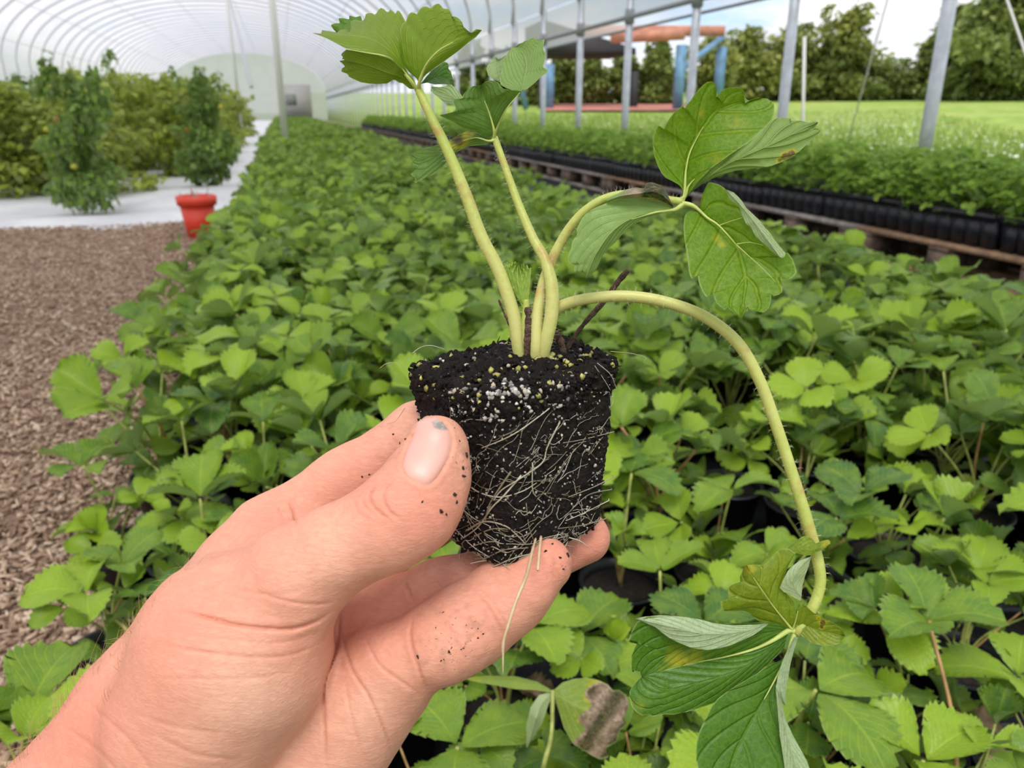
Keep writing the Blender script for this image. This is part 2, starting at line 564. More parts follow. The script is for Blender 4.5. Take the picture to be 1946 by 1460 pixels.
for k in range(k0, 43):
    y = pf + sp * k
    if k >= -1:
        o = link('steel_post', post_me, None, None, (XR, y, 0))
        c_ = link('clamp', clamp_me, o, None, (0, 0, zc1))
        if 0 <= k < 8:
            tag(o, ['galvanised steel tunnel post nearest the camera, at the right behind the trays', 'second steel tunnel post from the right, beside the large folded leaf', 'third steel tunnel post from the right, above the large lobed leaflet',
                    'fourth steel tunnel post from the right, in front of the hedge', 'fifth steel tunnel post from the right, in front of the dark shed', 'sixth steel tunnel post from the right, beside the blue shed post',
                    'seventh steel tunnel post from the right, partly behind the grey green leaf', 'eighth steel tunnel post from the right, just left of the grey green leaf'][k], 'post')
        else:
            tag(o, 'slim galvanised post in the far run of the open tunnel side', 'post', 'far posts of the open tunnel side')
    o = link('tunnel_hoop', hoop_me, None, None, (0, y, 0))
    tag(o, 'grey tubular hoop arching under the tunnel film', 'hoop', 'hoops of the tunnel roof')
for i, a in enumerate(np.linspace(.32, math.pi - .25, 8)):
    x, z = XC + AX * math.cos(a), ZW + (ZT - ZW) * math.sin(a) ** .9
    b_ = MB(); b_.tube(np.array([(x, Y0, z - .03), (x, Y1, z - .03)]), .009, 8)
    o = b_.build('purlin', M_STEEL2); tag(o, 'straight grey purlin running the length of the tunnel roof', 'purlin', 'purlins under the tunnel roof')
b_ = MB(); b_.tube(np.array([(XR + .02, Y0, zc1), (XR + .02, Y1, zc1)]), .022, 10)
o = b_.build('hip_rail', M_RAIL); tag(o, 'dark rail along the lower edge of the white side film', 'rail')
b_ = MB(); b_.tube(np.array([(XR + .10, 4.6, zc2), (XR + .10, Y1, zc2)]), .012, 10)
o = b_.build('curtain_tube', M_RAIL); tag(o, 'thin tube weighting the clear side curtain', 'tube')
for (x, y_, r, zt, lab) in ((.05, 13.0, .05, 4.05, 'pale support pole standing in the middle of the tunnel'), (-.75, 17.0, .03, 4.1, 'slimmer support pole left of the pale one')):
    b_ = MB(); b_.tube(np.array([(x, y_, 0), (x, y_, zt)]), r, 12); o = b_.build('support_pole', simple('pole', (.88, .87, .85), .6)); tag(o, lab, 'pole')
b_ = MB(); b_.tube(np.array([onx(437, 0, -.95), onx(478, 165, -.40)]), .03, 8); o = b_.build('brace', M_STEEL2); tag(o, 'thin slanting brace left of the pale support pole', 'brace')
# ropes and a thin pole on the open side
M_ROPE = simple('rope', (.62, .62, .60), .7)
for a, c_, X1, X2, r, nm, lab, cat in (((1703, -60), (1632, 196), 3.9, 4.4, .006, 'guy_rope', 'pale slanting guy rope between the two nearest posts', 'rope'), ((1893, -60), (1962, 140), 3.8, 3.9, .007, 'guy_rope', 'taut guy rope at the far right, before the big tree', 'rope'), ((1529, 70), (1526, 226), 5.2, 5.2, .016, 'thin_pole', 'thin white pole just right of the second steel post', 'pole')):
    A_, B_ = onx(*a, X1), onx(*c_, X2)
    tt = 1.0
    while tt < 6 and (A_ + (B_ - A_) * tt)[2] > rise(*(A_ + (B_ - A_) * tt)[:2]) - .03: tt += .02
    b_ = MB(); b_.tube(np.array([A_, A_ + (B_ - A_) * tt]), r, 8); o = b_.build(nm, M_ROPE); tag(o, lab, cat)

# ================================================================== outside: shed frame, hedge, trees
def zpx(py, px, dist):
    """height seen at pixel row py at that distance"""
    d = F + (px - 973) / FPX * R + (730 - py) / FPX * U
    return CAM_H + d[2] * dist / math.hypot(d[0], d[1])


M_BLUE = simple('blue_paint', (.12, .245, .40), .55, var=.25, scale=3)
M_ORANGE = simple('orange_paint', (.52, .22, .15), .6, var=.2, scale=2)
M_DARK = simple('dark_sheet', (.028, .027, .032), .7)
DS = 38.0
pA, pB, pC = gpt(1043, DS), gpt(1287, DS - 2), gpt(1362, DS + 2)
fr = empty('gantry', tuple(pB)); tag(fr, 'blue steel gantry carrying orange beams, outside beyond the posts', 'gantry')
for (p_, yt) in ((pA, 120), (pB, 92), (pC, 84)):
    b_ = MB(); zt = zpx(yt, 1287, DS)
    b_.box((p_[0] - .17, p_[1] - .17, p_[2] - .05), (p_[0] + .17, p_[1] + .17, zt)); b_.build('post', M_BLUE, fr, smooth=False)
for (pa, pb, ya, yb) in ((gpt(1100, DS), pC, 88, 88), (gpt(1160, DS), pB, 103, 103)):
    b_ = MB(); za, zb = zpx(ya, 1287, DS), zpx(yb, 1287, DS)
    dirv = pb - pa; n_ = np.array([-dirv[1], dirv[0], 0]); n_ /= np.linalg.norm(n_)
    v = []
    for q_, z_ in ((pa, za), (pb, zb)):
        for s_, dz in ((-.22, -.21), (.22, -.21), (.22, .21), (-.22, .21)): v.append(q_ + n_ * s_ + np.array([0, 0, z_ + dz]))
    b_.add(v, [(0, 1, 2, 3), (7, 6, 5, 4), (0, 4, 5, 1), (1, 5, 6, 2), (2, 6, 7, 3), (3, 7, 4, 0)]); b_.build('beam', M_ORANGE, fr, smooth=False)
b_ = MB(); b_.tube(np.array([pB + [0, 0, 1.6], pC + [0, 0, zpx(100, 1287, DS)]]), .14, 8); b_.build('diagonal_brace', M_BLUE, fr)
b_ = MB(); b_.tube(np.array([gpt(1000, DS) + [0, 0, 0], gpt(975, DS) + [0, 0, 2.4]]), .14, 8); b_.build('diagonal_brace', M_BLUE, fr)
sh = empty('shed', tuple(gpt(1120, DS + 3))); tag(sh, 'dark open sided shed beside the blue steel frame', 'shed')
qa, qb = gpt(1030, DS + 3), gpt(1203, DS + 3)
z0_, z1_ = zpx(136, 1120, DS + 3), zpx(70, 1120, DS + 3)
b_ = MB(); dv = np.array([.3, 4.0, 0])
v = [qa + [0, 0, z0_], qb + [0, 0, z0_], qb + dv + [0, 0, z0_], qa + dv + [0, 0, z0_], qa + [0, 0, z1_], qb + [0, 0, z1_ - 1.3], qb + dv + [0, 0, z1_ - 1.3], qa + dv + [0, 0, z1_]]
b_.add(v, [(0, 3, 2, 1), (4, 5, 6, 7), (0, 1, 5, 4), (1, 2, 6, 5), (2, 3, 7, 6), (3, 0, 4, 7)]); b_.build('canopy', M_DARK, sh, smooth=False)
for q_ in (qa, qb):
    b_ = MB(); b_.box((q_[0] - .15, q_[1] - .15, 0), (q_[0] + .15, q_[1] + .15, z0_)); b_.build('post', M_DARK, sh, smooth=False)
b_ = MB(); qz = gpt(1150, 58.0); b_.box((qz[0] - 5, qz[1] - 1, 0), (qz[0] + 3.4, qz[1] + 5, zpx(108, 1150, 58.0)))
o = b_.build('barn', simple('white_sheeting', (.80, .82, .85), .6), None, smooth=False); tag(o, 'white sheeted barn wall behind the dark shed', 'building')


def foliage_mesh(name, n, blobs, leaf, seed, droop=.3):
    """leafy mass: n bent leaf cards scattered in the shells of ellipsoids (cx, cy, cz, rx, ry, rz)"""
    r = np.random.default_rng(seed)
    bl = np.array(blobs, float)
    wgt = (bl[:, 3] * bl[:, 4] * bl[:, 5]) ** .67; wgt /= wgt.sum()
    k = r.choice(len(bl), n, p=wgt)
    d = r.normal(0, 1, (n, 3)); d /= np.linalg.norm(d, axis=1)[:, None]
    rad = r.uniform(.45, 1.0, n) ** .6
    c = bl[k, :3] + d * bl[k, 3:] * rad[:, None]
    c[:, 2] = np.maximum(c[:, 2], .01)
    L = leaf * r.uniform(.6, 1.4, n)
    tpl = np.array([(0, 0, 0), (.5, -.32, .06), (1, 0, -.12), (.5, .32, .06)])
    v = tpl[None] * L[:, None, None]
    v = rot3(v, r.normal(0, .5, n), r.normal(droop, .5, n), r.uniform(0, 6.28, n)) + c[:, None]
    q = np.arange(n * 4).reshape(-1, 4)
    uv = np.tile(np.array([(0, .5), (.5, 0), (1, .5), (.5, 1)]), (n, 1))
    return mesh(name, v.reshape(-1, 3), q, uv, smooth=False)


M_TREE = [leaf_mat('tree_leaf_a', (.105, .165, .035), (.24, .31, .07), (.21, .27, .10), rand='island', transl=.25, bump=0), leaf_mat('tree_leaf_b', (.15, .20, .040), (.31, .35, .075), (.27, .31, .10), rand='island', transl=.25, bump=0)]
M_TRUNK = simple('bark', (.07, .05, .035), .9, var=.3, scale=8)


def tree(px, dist, top_px, half_w_px, name, label, cat, base_frac=.12, matk=0, n=2600, seed=1, group=None, sparse=1.0):
    p_ = gpt(px, dist)
    h = zpx(top_px, px, dist)
    dep = dist * math.cos(math.atan((px - 973) / 1552))
    wd = half_w_px * dep / FPX
    r = np.random.default_rng(seed)
    blobs = []
    nb = 9
    for i in range(nb):
        z = h * (base_frac + (1 - base_frac) * (i + .5) / nb)
        k_ = math.sin(math.pi * (.22 + .7 * (i + .5) / nb)) ** .7
        rr_ = wd * .62 * k_ * r.uniform(.75, 1.1)
        for j in range(3):
            blobs.append((r.normal(0, wd * .34) * k_, r.normal(0, wd * .3), z, rr_ * .8, rr_ * .8, h * .14))
    me = foliage_mesh('crown', int(n * sparse * 2.2), blobs, .05 * h + .16, seed)
    e = empty(name, tuple(p_)); tag(e, label, cat, group)
    link('crown', me, e, M_TREE[matk], (0, 0, 0))
    b_ = MB()
    b_.tube(np.array([(0, 0, -.05), (.05, .02, h * .4), (0, 0, h * .8)]), np.array([.035, .025, .01]) * h, 8)
    for j in range(4):
        a_ = r.uniform(0, 6.28); z0 = h * r.uniform(.3, .6)
        b_.tube(np.array([(0, 0, z0), (math.cos(a_) * wd * .4, math.sin(a_) * wd * .4, z0 + h * .2)]), np.array([.014, .004]) * h, 6)
    q = b_.build('trunk', M_TRUNK, e, loc=(0, 0, 0))
    return e


tree(1868, 62, 16, 122, 'broad_tree', 'tall dark tree at the far right beyond the field', 'tree', seed=1, n=5200, sparse=.6)
tree(1790, 66, 62, 62, 'broad_tree', 'medium dark tree just left of the tall dark tree', 'tree', seed=2, n=2000)
tree(1590, 64, 58, 70, 'broad_tree', 'loose pale green tree left of the gap in the hedge', 'tree', matk=1, seed=3, sparse=.6)
tree(1500, 66, 92, 60, 'broad_tree', 'rounded tree right of the second steel post', 'tree', seed=4)
for i, (px, tp, hw, dd, mk) in enumerate([(1950, 120, 70, 60, 0), (1850, 140, 75, 62, 0), (1760, 148, 70, 66, 0), (1690, 153, 70, 66, 0), (1620, 140, 70, 64, 0), (1545, 128, 70, 64, 0), (1470, 108, 70, 64, 1), (1405, 96, 65, 62, 1), (1340, 112, 55, 52, 1), (1250, 116, 46, 49, 0), (1190, 144, 42, 49, 0), (1130, 134, 46, 49, 0), (1070, 136, 45, 49, 0), (1005, 132, 45, 49, 0), (950, 130, 45, 49, 0), (900, 125, 45, 49, 0)]):
    tree(px, dd, tp, hw, 'hedge_bush', 'dense green bush in the long hedge beyond the field', 'bush', base_frac=-.04, matk=mk, n=1700, seed=20 + i, group='bushes of the far hedge')

# meadow grass and white flowers outside the open side
rg_ = np.random.default_rng(8)
NG = 26000
yy = 1.5 + 26 * rg_.random(NG) ** 1.6; xx = 3.35 + (1.2 + .75 * yy) * rg_.random(NG) ** 1.2
Lg = rg_.uniform(.10, .34, NG) * np.clip(1.25 - (xx - 3.3) * .07, .5, 1.2)
tpl = np.array([(0, -.035, 0), (0, .035, 0), (.18, .022, .62), (.42, 0, 1.0)])
gv = rot3(tpl[None] * Lg[:, None, None], rg_.normal(0, .2, NG), rg_.normal(0, .2, NG), rg_.uniform(0, 6.28, NG))
gv[..., 0] += xx[:, None]; gv[..., 1] += yy[:, None]; gv[..., 2] += (rise(xx, yy) - .03)[:, None]
guv = np.tile(np.array([(0, .2), (0, .8), (.6, .7), (1, .5)]), (NG, 1))
M_GRASS = leaf_mat('grass', (.12, .23, .03), (.27, .38, .07), (.24, .34, .09), rand='island', transl=.3, bump=0)
o = link('meadow_grass', mesh('meadow_grass', gv.reshape(-1, 3), np.arange(NG * 4).reshape(-1, 4), guv, smooth=False), None, M_GRASS)
tag(o, 'tall green grass and weeds along the open side of the tunnel', 'grass', kind='stuff')
NF = 4500
yy = 2.2 + 15 * rg_.random(NF) ** 1.4; xx = 3.5 + (1.0 + .55 * yy) * rg_.random(NF)
fv = (np.array([(-1, -1, 0), (1, -1, .2), (1, 1, 0), (-1, 1, .2)])[None] * rg_.uniform(.003, .009, NF)[:, None, None])
fv = rot3(fv, rg_.normal(0, .6, NF), rg_.normal(0, .6, NF), rg_.uniform(0, 6.28, NF))
fv[..., 0] += xx[:, None]; fv[..., 1] += yy[:, None]; fv[..., 2] += (rise(xx, yy) + rg_.uniform(.16, .38, NF))[:, None]
o = link('white_flowers', mesh('white_flowers', fv.reshape(-1, 3), np.arange(NF * 4).reshape(-1, 4), smooth=False), None, simple('petal', (.85, .85, .78), .6))
tag(o, 'small white flower heads scattered over the meadow', 'flowers', kind='stuff')

# ================================================================== tomato rows on the white cover
M_TOM = leaf_mat('tomato_leaf', (.060, .150, .026), (.22, .36, .06), (.21, .30, .11), rand='island', transl=.3, bump=0)
M_TOM2 = leaf_mat('tomato_leaf_yellowing', (.20, .31, .042), (.44, .53, .09), (.34, .41, .14), rand='island', transl=.35, bump=0)
M_STEMT = simple('tomato_stem', (.12, .17, .05), .7)
M_TOMF = simple('tomato_fruit', (.50, .48, .06), .35)
M_TOMR = simple('tomato_red', (.55, .16, .05), .35)
tom = []
for s in range(5):
    r = np.random.default_rng(60 + s)
    H_ = 1.0
    bl = []
    for i in range(10):
        z = .06 + .92 * (i + .5) / 10
        wv = .27 * (1 - .5 * (i / 9) ** 2) * r.uniform(.75, 1.2)
        bl.append((r.normal(0, .09), r.normal(0, .09), z, wv, wv, .10))
    
    for j in range(6): bl.append((r.normal(0, .16), r.normal(0, .16), r.uniform(.92, 1.10), .05, .05, .09))
    fo = foliage_mesh('foliage', 1750, bl, .075, 80 + s, droop=.6)
    b_ = MB()
    b_.tube(catmull([(0, 0, 0), (.02, .02, .4), (-.02, 0, .8), (.03, 0, 1.06)], 14), np.linspace(.012, .004, 14), 7)
    for j in range(7):
        a_, z0 = r.uniform(0, 6.28), r.uniform(.1, .9)
        b_.tube(catmull([(0, 0, z0), (.1 * math.cos(a_), .1 * math.sin(a_), z0 + .06), (.22 * math.cos(a_), .22 * math.sin(a_), z0)], 6), .004, 5)
    tom.append((fo, b_.mesh('stem')))
tom[0][1].materials.append(M_STEMT)
for f_, s_ in tom:
    if not s_.materials: s_.materials.append(M_STEMT)
icf = bmesh.new(); bmesh.ops.create_icosphere(icf, subdivisions=2, radius=1.0); fm = bpy.data.meshes.new('tomato'); icf.to_mesh(fm); icf.free()
for pl in fm.polygons: pl.use_smooth = True
fm2 = fm.copy(); fm.materials.append(M_TOMF); fm2.materials.append(M_TOMR)


def tomato(px, py, top, label, group=None, vi=0, wsc=1.0, mat=None, fruit=0, xy=None, h=None):
    p_ = onz(px, py, .02) if xy is None else np.array([xy[0], xy[1], .02])
    dist = math.hypot(p_[0], p_[1])
    hh = zpx(top, px, dist) if h is None else h
    e = empty('tomato_plant', tuple(p_), random.uniform(0, 6.28)); tag(e, label, 'tomato plant', group)
    fo, st = tom[vi % 5]
    me = fo.copy(); me.materials.append(mat or M_TOM)
    o = link('foliage', me, e, None, (0, 0, 0)); o.scale = (wsc, wsc, hh)
    o = link('stem', st, e, None, (0, 0, 0)); o.scale = (1, 1, hh)
    for j in range(fruit):
        a_ = random.uniform(0, 6.28)
        o = link('tomato', fm if j else fm2, e, None, (.2 * wsc * math.cos(a_), .2 * wsc * math.sin(a_), hh * random.uniform(.3, .85)))
        o.scale = (.022,) * 3
    return e


tomato(182, 398, 140, 'dark bushy tomato plant at the front of the white cover', vi=0, fruit=3, wsc=.72)
tomato(405, 352, 158, 'dark tomato plant just behind the red pot', vi=1, fruit=3, wsc=.8)
tomato(30, 372, 178, 'leafy tomato plant at the left end of the front row', vi=2, wsc=1.1, mat=M_TOM2)
tomato(95, 362, 190, 'tomato plant between the dark bushy one and the left end', vi=4, wsc=.8, mat=M_TOM2)
for X_, ys_, m_ in ((-1.55, (7.0, 7.9, 8.9, 10, 11.2, 12.6, 14.2, 16), M_TOM2), (-.98, (8.9, 9.9, 11, 12.2, 13.6, 15.2, 17, 19, 22), M_TOM2), (-2.75, (7.2, 8.1, 9.1, 10.2, 11.5, 13), M_TOM), (-3.9, (7.4, 8.4, 9.6, 11, 12.6), M_TOM2), (-2.1, (9.5, 10.8, 12.4, 14.2, 16.4), M_TOM2)):
    for i, y_ in enumerate(ys_):
        tomato(300, 0, 0, 'tomato plant in the rows behind the front plants', 'tomato plants in the rows behind', vi=int(random.random() * 5), wsc=random.uniform(.95, 1.25), mat=m_, fruit=random.choice((0, 2, 3)), xy=(X_ + random.uniform(-.08, .08), y_), h=random.uniform(.82, .98))

# red pot at the edge of the bed
M_RED = simple('red_plastic', (.78, .060, .032), .35)
rp_ = onz(383, 452, 0)
e = empty('flower_pot', (rp_[0], rp_[1], 0)); tag(e, 'bright red plastic pot standing at the far left edge of the strawberry bed', 'pot')


def lathe(prof, k=36):
    v, f = [], []
    for r, z in prof:
        for j in range(k): v.append((r * math.cos(j / k * 6.28319), r * math.sin(j / k * 6.28319), z))
    for i in range(len(prof) - 1):
        for j in range(k): f.append((i * k + j, i * k + (j + 1) % k, (i + 1) * k + (j + 1) % k, (i + 1) * k + j))
    return v, f


hp = zpx(372, 383, math.hypot(rp_[0], rp_[1]))
v, f = lathe([(0.0, 0), (.066, 0), (.088, hp - .045), (.086, hp - .045), (.064, .01), (0, .01)]); MB().add(v, f).build('body', M_RED, e, loc=(0, 0, 0))
v, f = lathe([(.088, hp - .046), (.100, hp - .046), (.104, hp), (.098, hp + .002), (.094, hp - .04), (.088, hp - .046)]); MB().add(v, f).build('rim', M_RED, e, loc=(0, 0, 0))
v, f = lathe([(0, hp - .02), (.05, hp - .018), (.095, hp - .03)]); MB().add(v, f).build('soil', simple('pot_soil', (.03, .02, .015), .9), e, loc=(0, 0, 0))
b_ = MB()
for j in range(14):
    a_ = random.uniform(0, 6.28); r_ = random.uniform(.0, .07)
    p0 = np.array([r_ * math.cos(a_), r_ * math.sin(a_), hp - .03]); b_.tube(np.array([p0, p0 + [random.uniform(-.03, .03), random.uniform(-.03, .03), random.uniform(.03, .08)]]), np.array([.004, .002]), 5)
o = b_.build('dead_stems', simple('dry_stem', (.45, .32, .27), .8), e, loc=(0, 0, 0)); o['label'] = 'dry pinkish stems'

# ================================================================== bench of pallets with black cell trays along the open side
BX0, BX1 = 2.55, 3.10
M_PAL = simple('pallet_wood', (.17, .115, .085), .85, var=.35, scale=20, bump=.5)
M_PAL2 = simple('pallet_grey', (.30, .26, .235), .85, var=.3, scale=20, bump=.5)
M_PAL3 = simple('pallet_pale', (.33, .20, .115), .85, var=.3, scale=20, bump=.5)
PL = 1.0


def pbox(lo, hi, nm, mat):
    b_ = MB(); b_.box(lo, hi); me = b_.mesh(nm, False); me.materials.append(mat); return me


def pal_parts(mt, mb):
    out_ = []
    for x in (BX0, BX0 + .21, BX1 - .12): out_.append(('top_board', pbox((x - BX0, 0, .125), (x - BX0 + .12, PL - .02, .145), 'top_board', mt)))
    for y in (0.0, .44, .88):
        for x in (0.0, .22, .43): out_.append(('block', pbox((x, y, .022), (x + .11, y + .10, .105), 'block', mb)))
        out_.append(('cross_board', pbox((0, y, .105), (.55, y + .10, .125), 'cross_board', mb)))
    for x in (0.0, .22, .43): out_.append(('bottom_board', pbox((x, 0, .004), (x + .11, PL - .02, .022), 'bottom_board', mt)))
    return out_


pset = [pal_parts(M_PAL2, M_PAL), pal_parts(M_PAL3, M_PAL)]
yy0 = 1.05
plab = {1: 'weathered brown pallet nearest the camera, under the trays at the right edge', 2: 'grey topped pallet next beyond the brown one, with light showing through its gaps', 3: 'third pallet along the tray bench, behind the drooping lower leaflet'}
for k in range(26):
    y = yy0 + k * PL
    e = empty('pallet', (BX0 - .02, y, 0))
    tag(e, plab.get(k, 'low wooden pallet under the far run of black trays' if k else 'pallet under the trays beyond the right edge'), 'pallet', None if k in plab or k == 0 else 'pallets under the far trays')
    for nm, me in pset[1 if k in (1, 4, 9) else 0]:
        if k > 8 and nm in ('block',) and me.vertices[0].co.x > .1: continue
        link(nm, me, e, None, (0, 0, 0))
M_TRAY = simple('black_tray', (.012, .013, .019), .42)
TL, TWD, TZ0, TZ1 = .52, .56, .146, .275
b_ = MB(); nyc, nxc = 7, 7
for i in range(nyc):
    for j in range(nxc):
        if 0 < j < nxc - 1 and 0 < i < nyc - 1: continue
        cx, cy = (j + .5) * TWD / nxc, (i + .5) * (TL - .01) / nyc
        a1, a0 = .034, .024
        v = [(cx - a0, cy - a0, TZ0), (cx + a0, cy - a0, TZ0), (cx + a0, cy + a0, TZ0), (cx - a0, cy + a0, TZ0), (cx - a1, cy - a1, TZ1 - .02), (cx + a1, cy - a1, TZ1 - .02), (cx + a1, cy + a1, TZ1 - .02), (cx - a1, cy + a1, TZ1 - .02)]
        b_.add(v, [(0, 3, 2, 1), (4, 5, 6, 7), (0, 1, 5, 4), (1, 2, 6, 5), (2, 3, 7, 6), (3, 0, 4, 7)])
cell_me = b_.mesh('cells', False); cell_me.materials.append(M_TRAY)
b_ = MB()
for lo_, hi_ in (((-.006, 0, TZ1 - .022), (.006, TL - .01, TZ1)), ((TWD - .006, 0, TZ1 - .022), (TWD + .006, TL - .01, TZ1)), ((.006, 0, TZ1 - .022), (TWD - .006, .008, TZ1)), ((.006, TL - .018, TZ1 - .022), (TWD - .006, TL - .01, TZ1))): b_.box(lo_, hi_)
rim_me = b_.mesh('rim', False); rim_me.materials.append(M_TRAY)
b_ = MB(); b_.box((.006, .008, TZ1 - .03), (TWD - .006, TL - .018, TZ1 - .012)); soil_me = b_.mesh('soil', False); soil_me.materials.append(simple('tray_soil', (.02, .014, .010), .9))
tl = {2: 'black cell tray full of young strawberries, nearest on the bench at the right edge', 3: 'second black cell tray along the bench from the right edge', 4: 'third black cell tray along the bench, above the gap in the pallet', 5: 'fourth black cell tray along the bench, behind the drooping lower leaflet'}
for k in range(50):
    y = .75 + k * TL
    e = empty('cell_tray', (BX0 + random.uniform(-.015, .012), y, random.choice((0, 0, 0, .006))), random.uniform(-.012, .012))
    tag(e, tl.get(k, 'black cell tray of young strawberries in the far run of the bench' if k > 2 else 'black cell tray on the bench beyond the right edge'), 'tray', None if k in tl else ('far trays on the bench' if k > 2 else 'trays beyond the right edge'))
    link('cells', cell_me, e, None, (0, 0, 0)); link('rim', rim_me, e, None, (0, 0, 0)); link('soil', soil_me, e, None, (0, 0, 0))
o = plane('added_pale_sheet', 3.24, 3.75, .5, 20, .03, simple('pale_sheet', (.62, .70, .50), .6, var=.15, scale=6), kind='thing', nx=8, ny=80, amp=.03, nsc=4)  # pale ground strip added in place of the light beyond the pallets
tag(o, 'added pale sheet behind the pallets, standing in for light through their gaps', 'sheet')
# ================================================================== the hand
def rc(p, a, b, ra, rb, sq=None):
    """rounded cone between a and b"""
    if sq is not None:
        p = p * sq; a = a * sq; b = b * sq
    ab = b - a
    t = np.clip(((p - a) @ ab) / (ab @ ab), 0, 1)
    return np.linalg.norm(p - a - t[:, None] * ab, axis=1) - (ra + t * (rb - ra))


def smin(a, b, k):
    h = np.maximum(k - np.abs(a - b), 0) / k
    return np.minimum(a, b) - h * h * k * 0.25


MM = 0.001
# joints: x, y in the photograph, distance from the lens (m), radius (mm)
FINGERS = {
    'thumb': [(560, 1090, .2060, 12.6), (640, 1047, .2050, 11.0), (731, 1003, .2045, 10.9), (796, 936, .2060, 10.3), (829, 848, .2095, 8.3)],
    'index': [(520, 1012, .245, 11.4), (660, 915, .247, 9.9), (800, 824, .251, 9.6), (950, 775, .270, 8.6), (1020, 760, .276, 7.6)],
    'middle': [(640, 1092, .250, 11.0), (735, 1034, .255, 9.6), (817, 985, .262, 9.2), (960, 910, .276, 8.4), (1010, 890, .280, 7.6)],
    'ring': [(712, 1190, .243, 10.8), (775, 1160, .241, 9.8), (838, 1128, .240, 9.5), (985, 1076, .243, 8.9), (1112, 1022, .246, 7.9)],
    'pinky': [(775, 1252, .2200, 10.8), (845, 1215, .2220, 10.8), (907, 1178, .2240, 10.7), (975, 1126, .2258, 10.1), (1033, 1072, .2245, 8.3)],
}
CREASES = [  # polyline, width px, depth mm, farthest distance it applies to
    ([(716, 922), (703, 945), (716, 970), (742, 988)], 5, .8, .222),
    ([(750, 912), (730, 938), (738, 968), (764, 990)], 5, .7, .222),
    ([(675, 948), (680, 972), (708, 992)], 4.5, .40, .222),
    ([(690, 945), (693, 962), (722, 984)], 4.5, .45, .222),
    ([(735, 915), (718, 938)], 4.5, .4, .222),
    ([(330, 1158), (398, 1175), (444, 1187), (499, 1194), (555, 1195), (601, 1181), (634, 1160)], 6.5, 1.25, .225),
    ([(643, 1143), (601, 1149), (546, 1143), (485, 1124)], 5, .45, .225),
    ([(410, 1105), (470, 1125), (530, 1130), (580, 1122)], 5, .22, .225),
    ([(300, 1225), (393, 1240), (486, 1249), (555, 1244), (615, 1220)], 6, .50, .225),
    ([(350, 1205), (440, 1216), (530, 1222), (600, 1205)], 4.5, .28, .225),
    ([(280, 1290), (370, 1290), (480, 1288), (570, 1275)], 6, .25, .225),
    ([(287, 1392), (370, 1433), (462, 1445)], 8, .35, .225),
    ([(240, 1350), (330, 1380), (440, 1395)], 7, .22, .225),
    ([(120, 1380), (190, 1430), (250, 1500)], 9, .35, .225),
    ([(160, 1330), (240, 1400), (300, 1480)], 8, .30, .225),
    ([(646, 1150), (640, 1230), (617, 1300), (616, 1360), (622, 1470)], 5, .9, .26),
    ([(648, 1205), (671, 1276), (703, 1327), (735, 1400), (745, 1440)], 5, .8, .26),
    ([(690, 1200), (720, 1262), (770, 1300), (800, 1322)], 5, .5, .26),
    ([(655, 1290), (668, 1360), (690, 1440)], 5, .4, .26),
    ([(786, 1172), (780, 1208), (793, 1262), (815, 1318)], 5.5, .85, .24),
    ([(842, 1170), (862, 1205), (885, 1255)], 5, .35, .235),
    ([(908, 1130), (935, 1165), (958, 1210)], 6, .45, .235),
    ([(918, 1122), (945, 1158), (968, 1198)], 4, .3, .235),
    ([(546, 950), (558, 972), (563, 1000)], 5, .8, .26),
    ([(527, 962), (540, 985)], 5, .4, .26),
    ([(770, 1105), (784, 1140)], 5, .7, .26),
    ([(745, 830), (760, 850)], 5, .35, .26),
]
NAIL = [(794, 803), (784, 832), (774, 858), (767, 882), (772, 899), (788, 912), (811, 921), (826, 910), (838, 893), (852, 866), (858, 842), (853, 820), (842, 804), (826, 792), (810, 789)]


def poly_dist(q, pts, taper=False):
    """distance (px) from points q (n,2) to a polyline; with taper also a weight fading towards its ends"""
    d = np.full(len(q), 1e9)
    pts = catmull([(a, b, 0) for a, b in pts], 6 * len(pts))[:, :2] if len(pts) > 2 else np.asarray(pts, float)
    seg = np.linalg.norm(np.diff(pts, axis=0), axis=1)
    cum = np.concatenate([[0], np.cumsum(seg)])
    par = np.zeros(len(q))
    for k, (a, b) in enumerate(zip(pts[:-1], pts[1:])):
        ab = b - a
        t = np.clip(((q - a) @ ab) / (ab @ ab + 1e-9), 0, 1)
        e = np.linalg.norm(q - a - t[:, None] * ab, axis=1)
        m_ = e < d
        d[m_] = e[m_]; par[m_] = (cum[k] + t[m_] * seg[k]) / cum[-1]
    if not taper: return d
    return d, np.clip(np.sin(math.pi * np.clip(par, .02, .98)) * 1.7, 0, 1)


def chain(p, J):
    d = None
    for (a, b) in zip(J[:-1], J[1:]):
        e = rc(p, cs(*a[:3]), cs(*b[:3]), a[3] * MM, b[3] * MM)
        d = e if d is None else smin(d, e, .006)
    return d


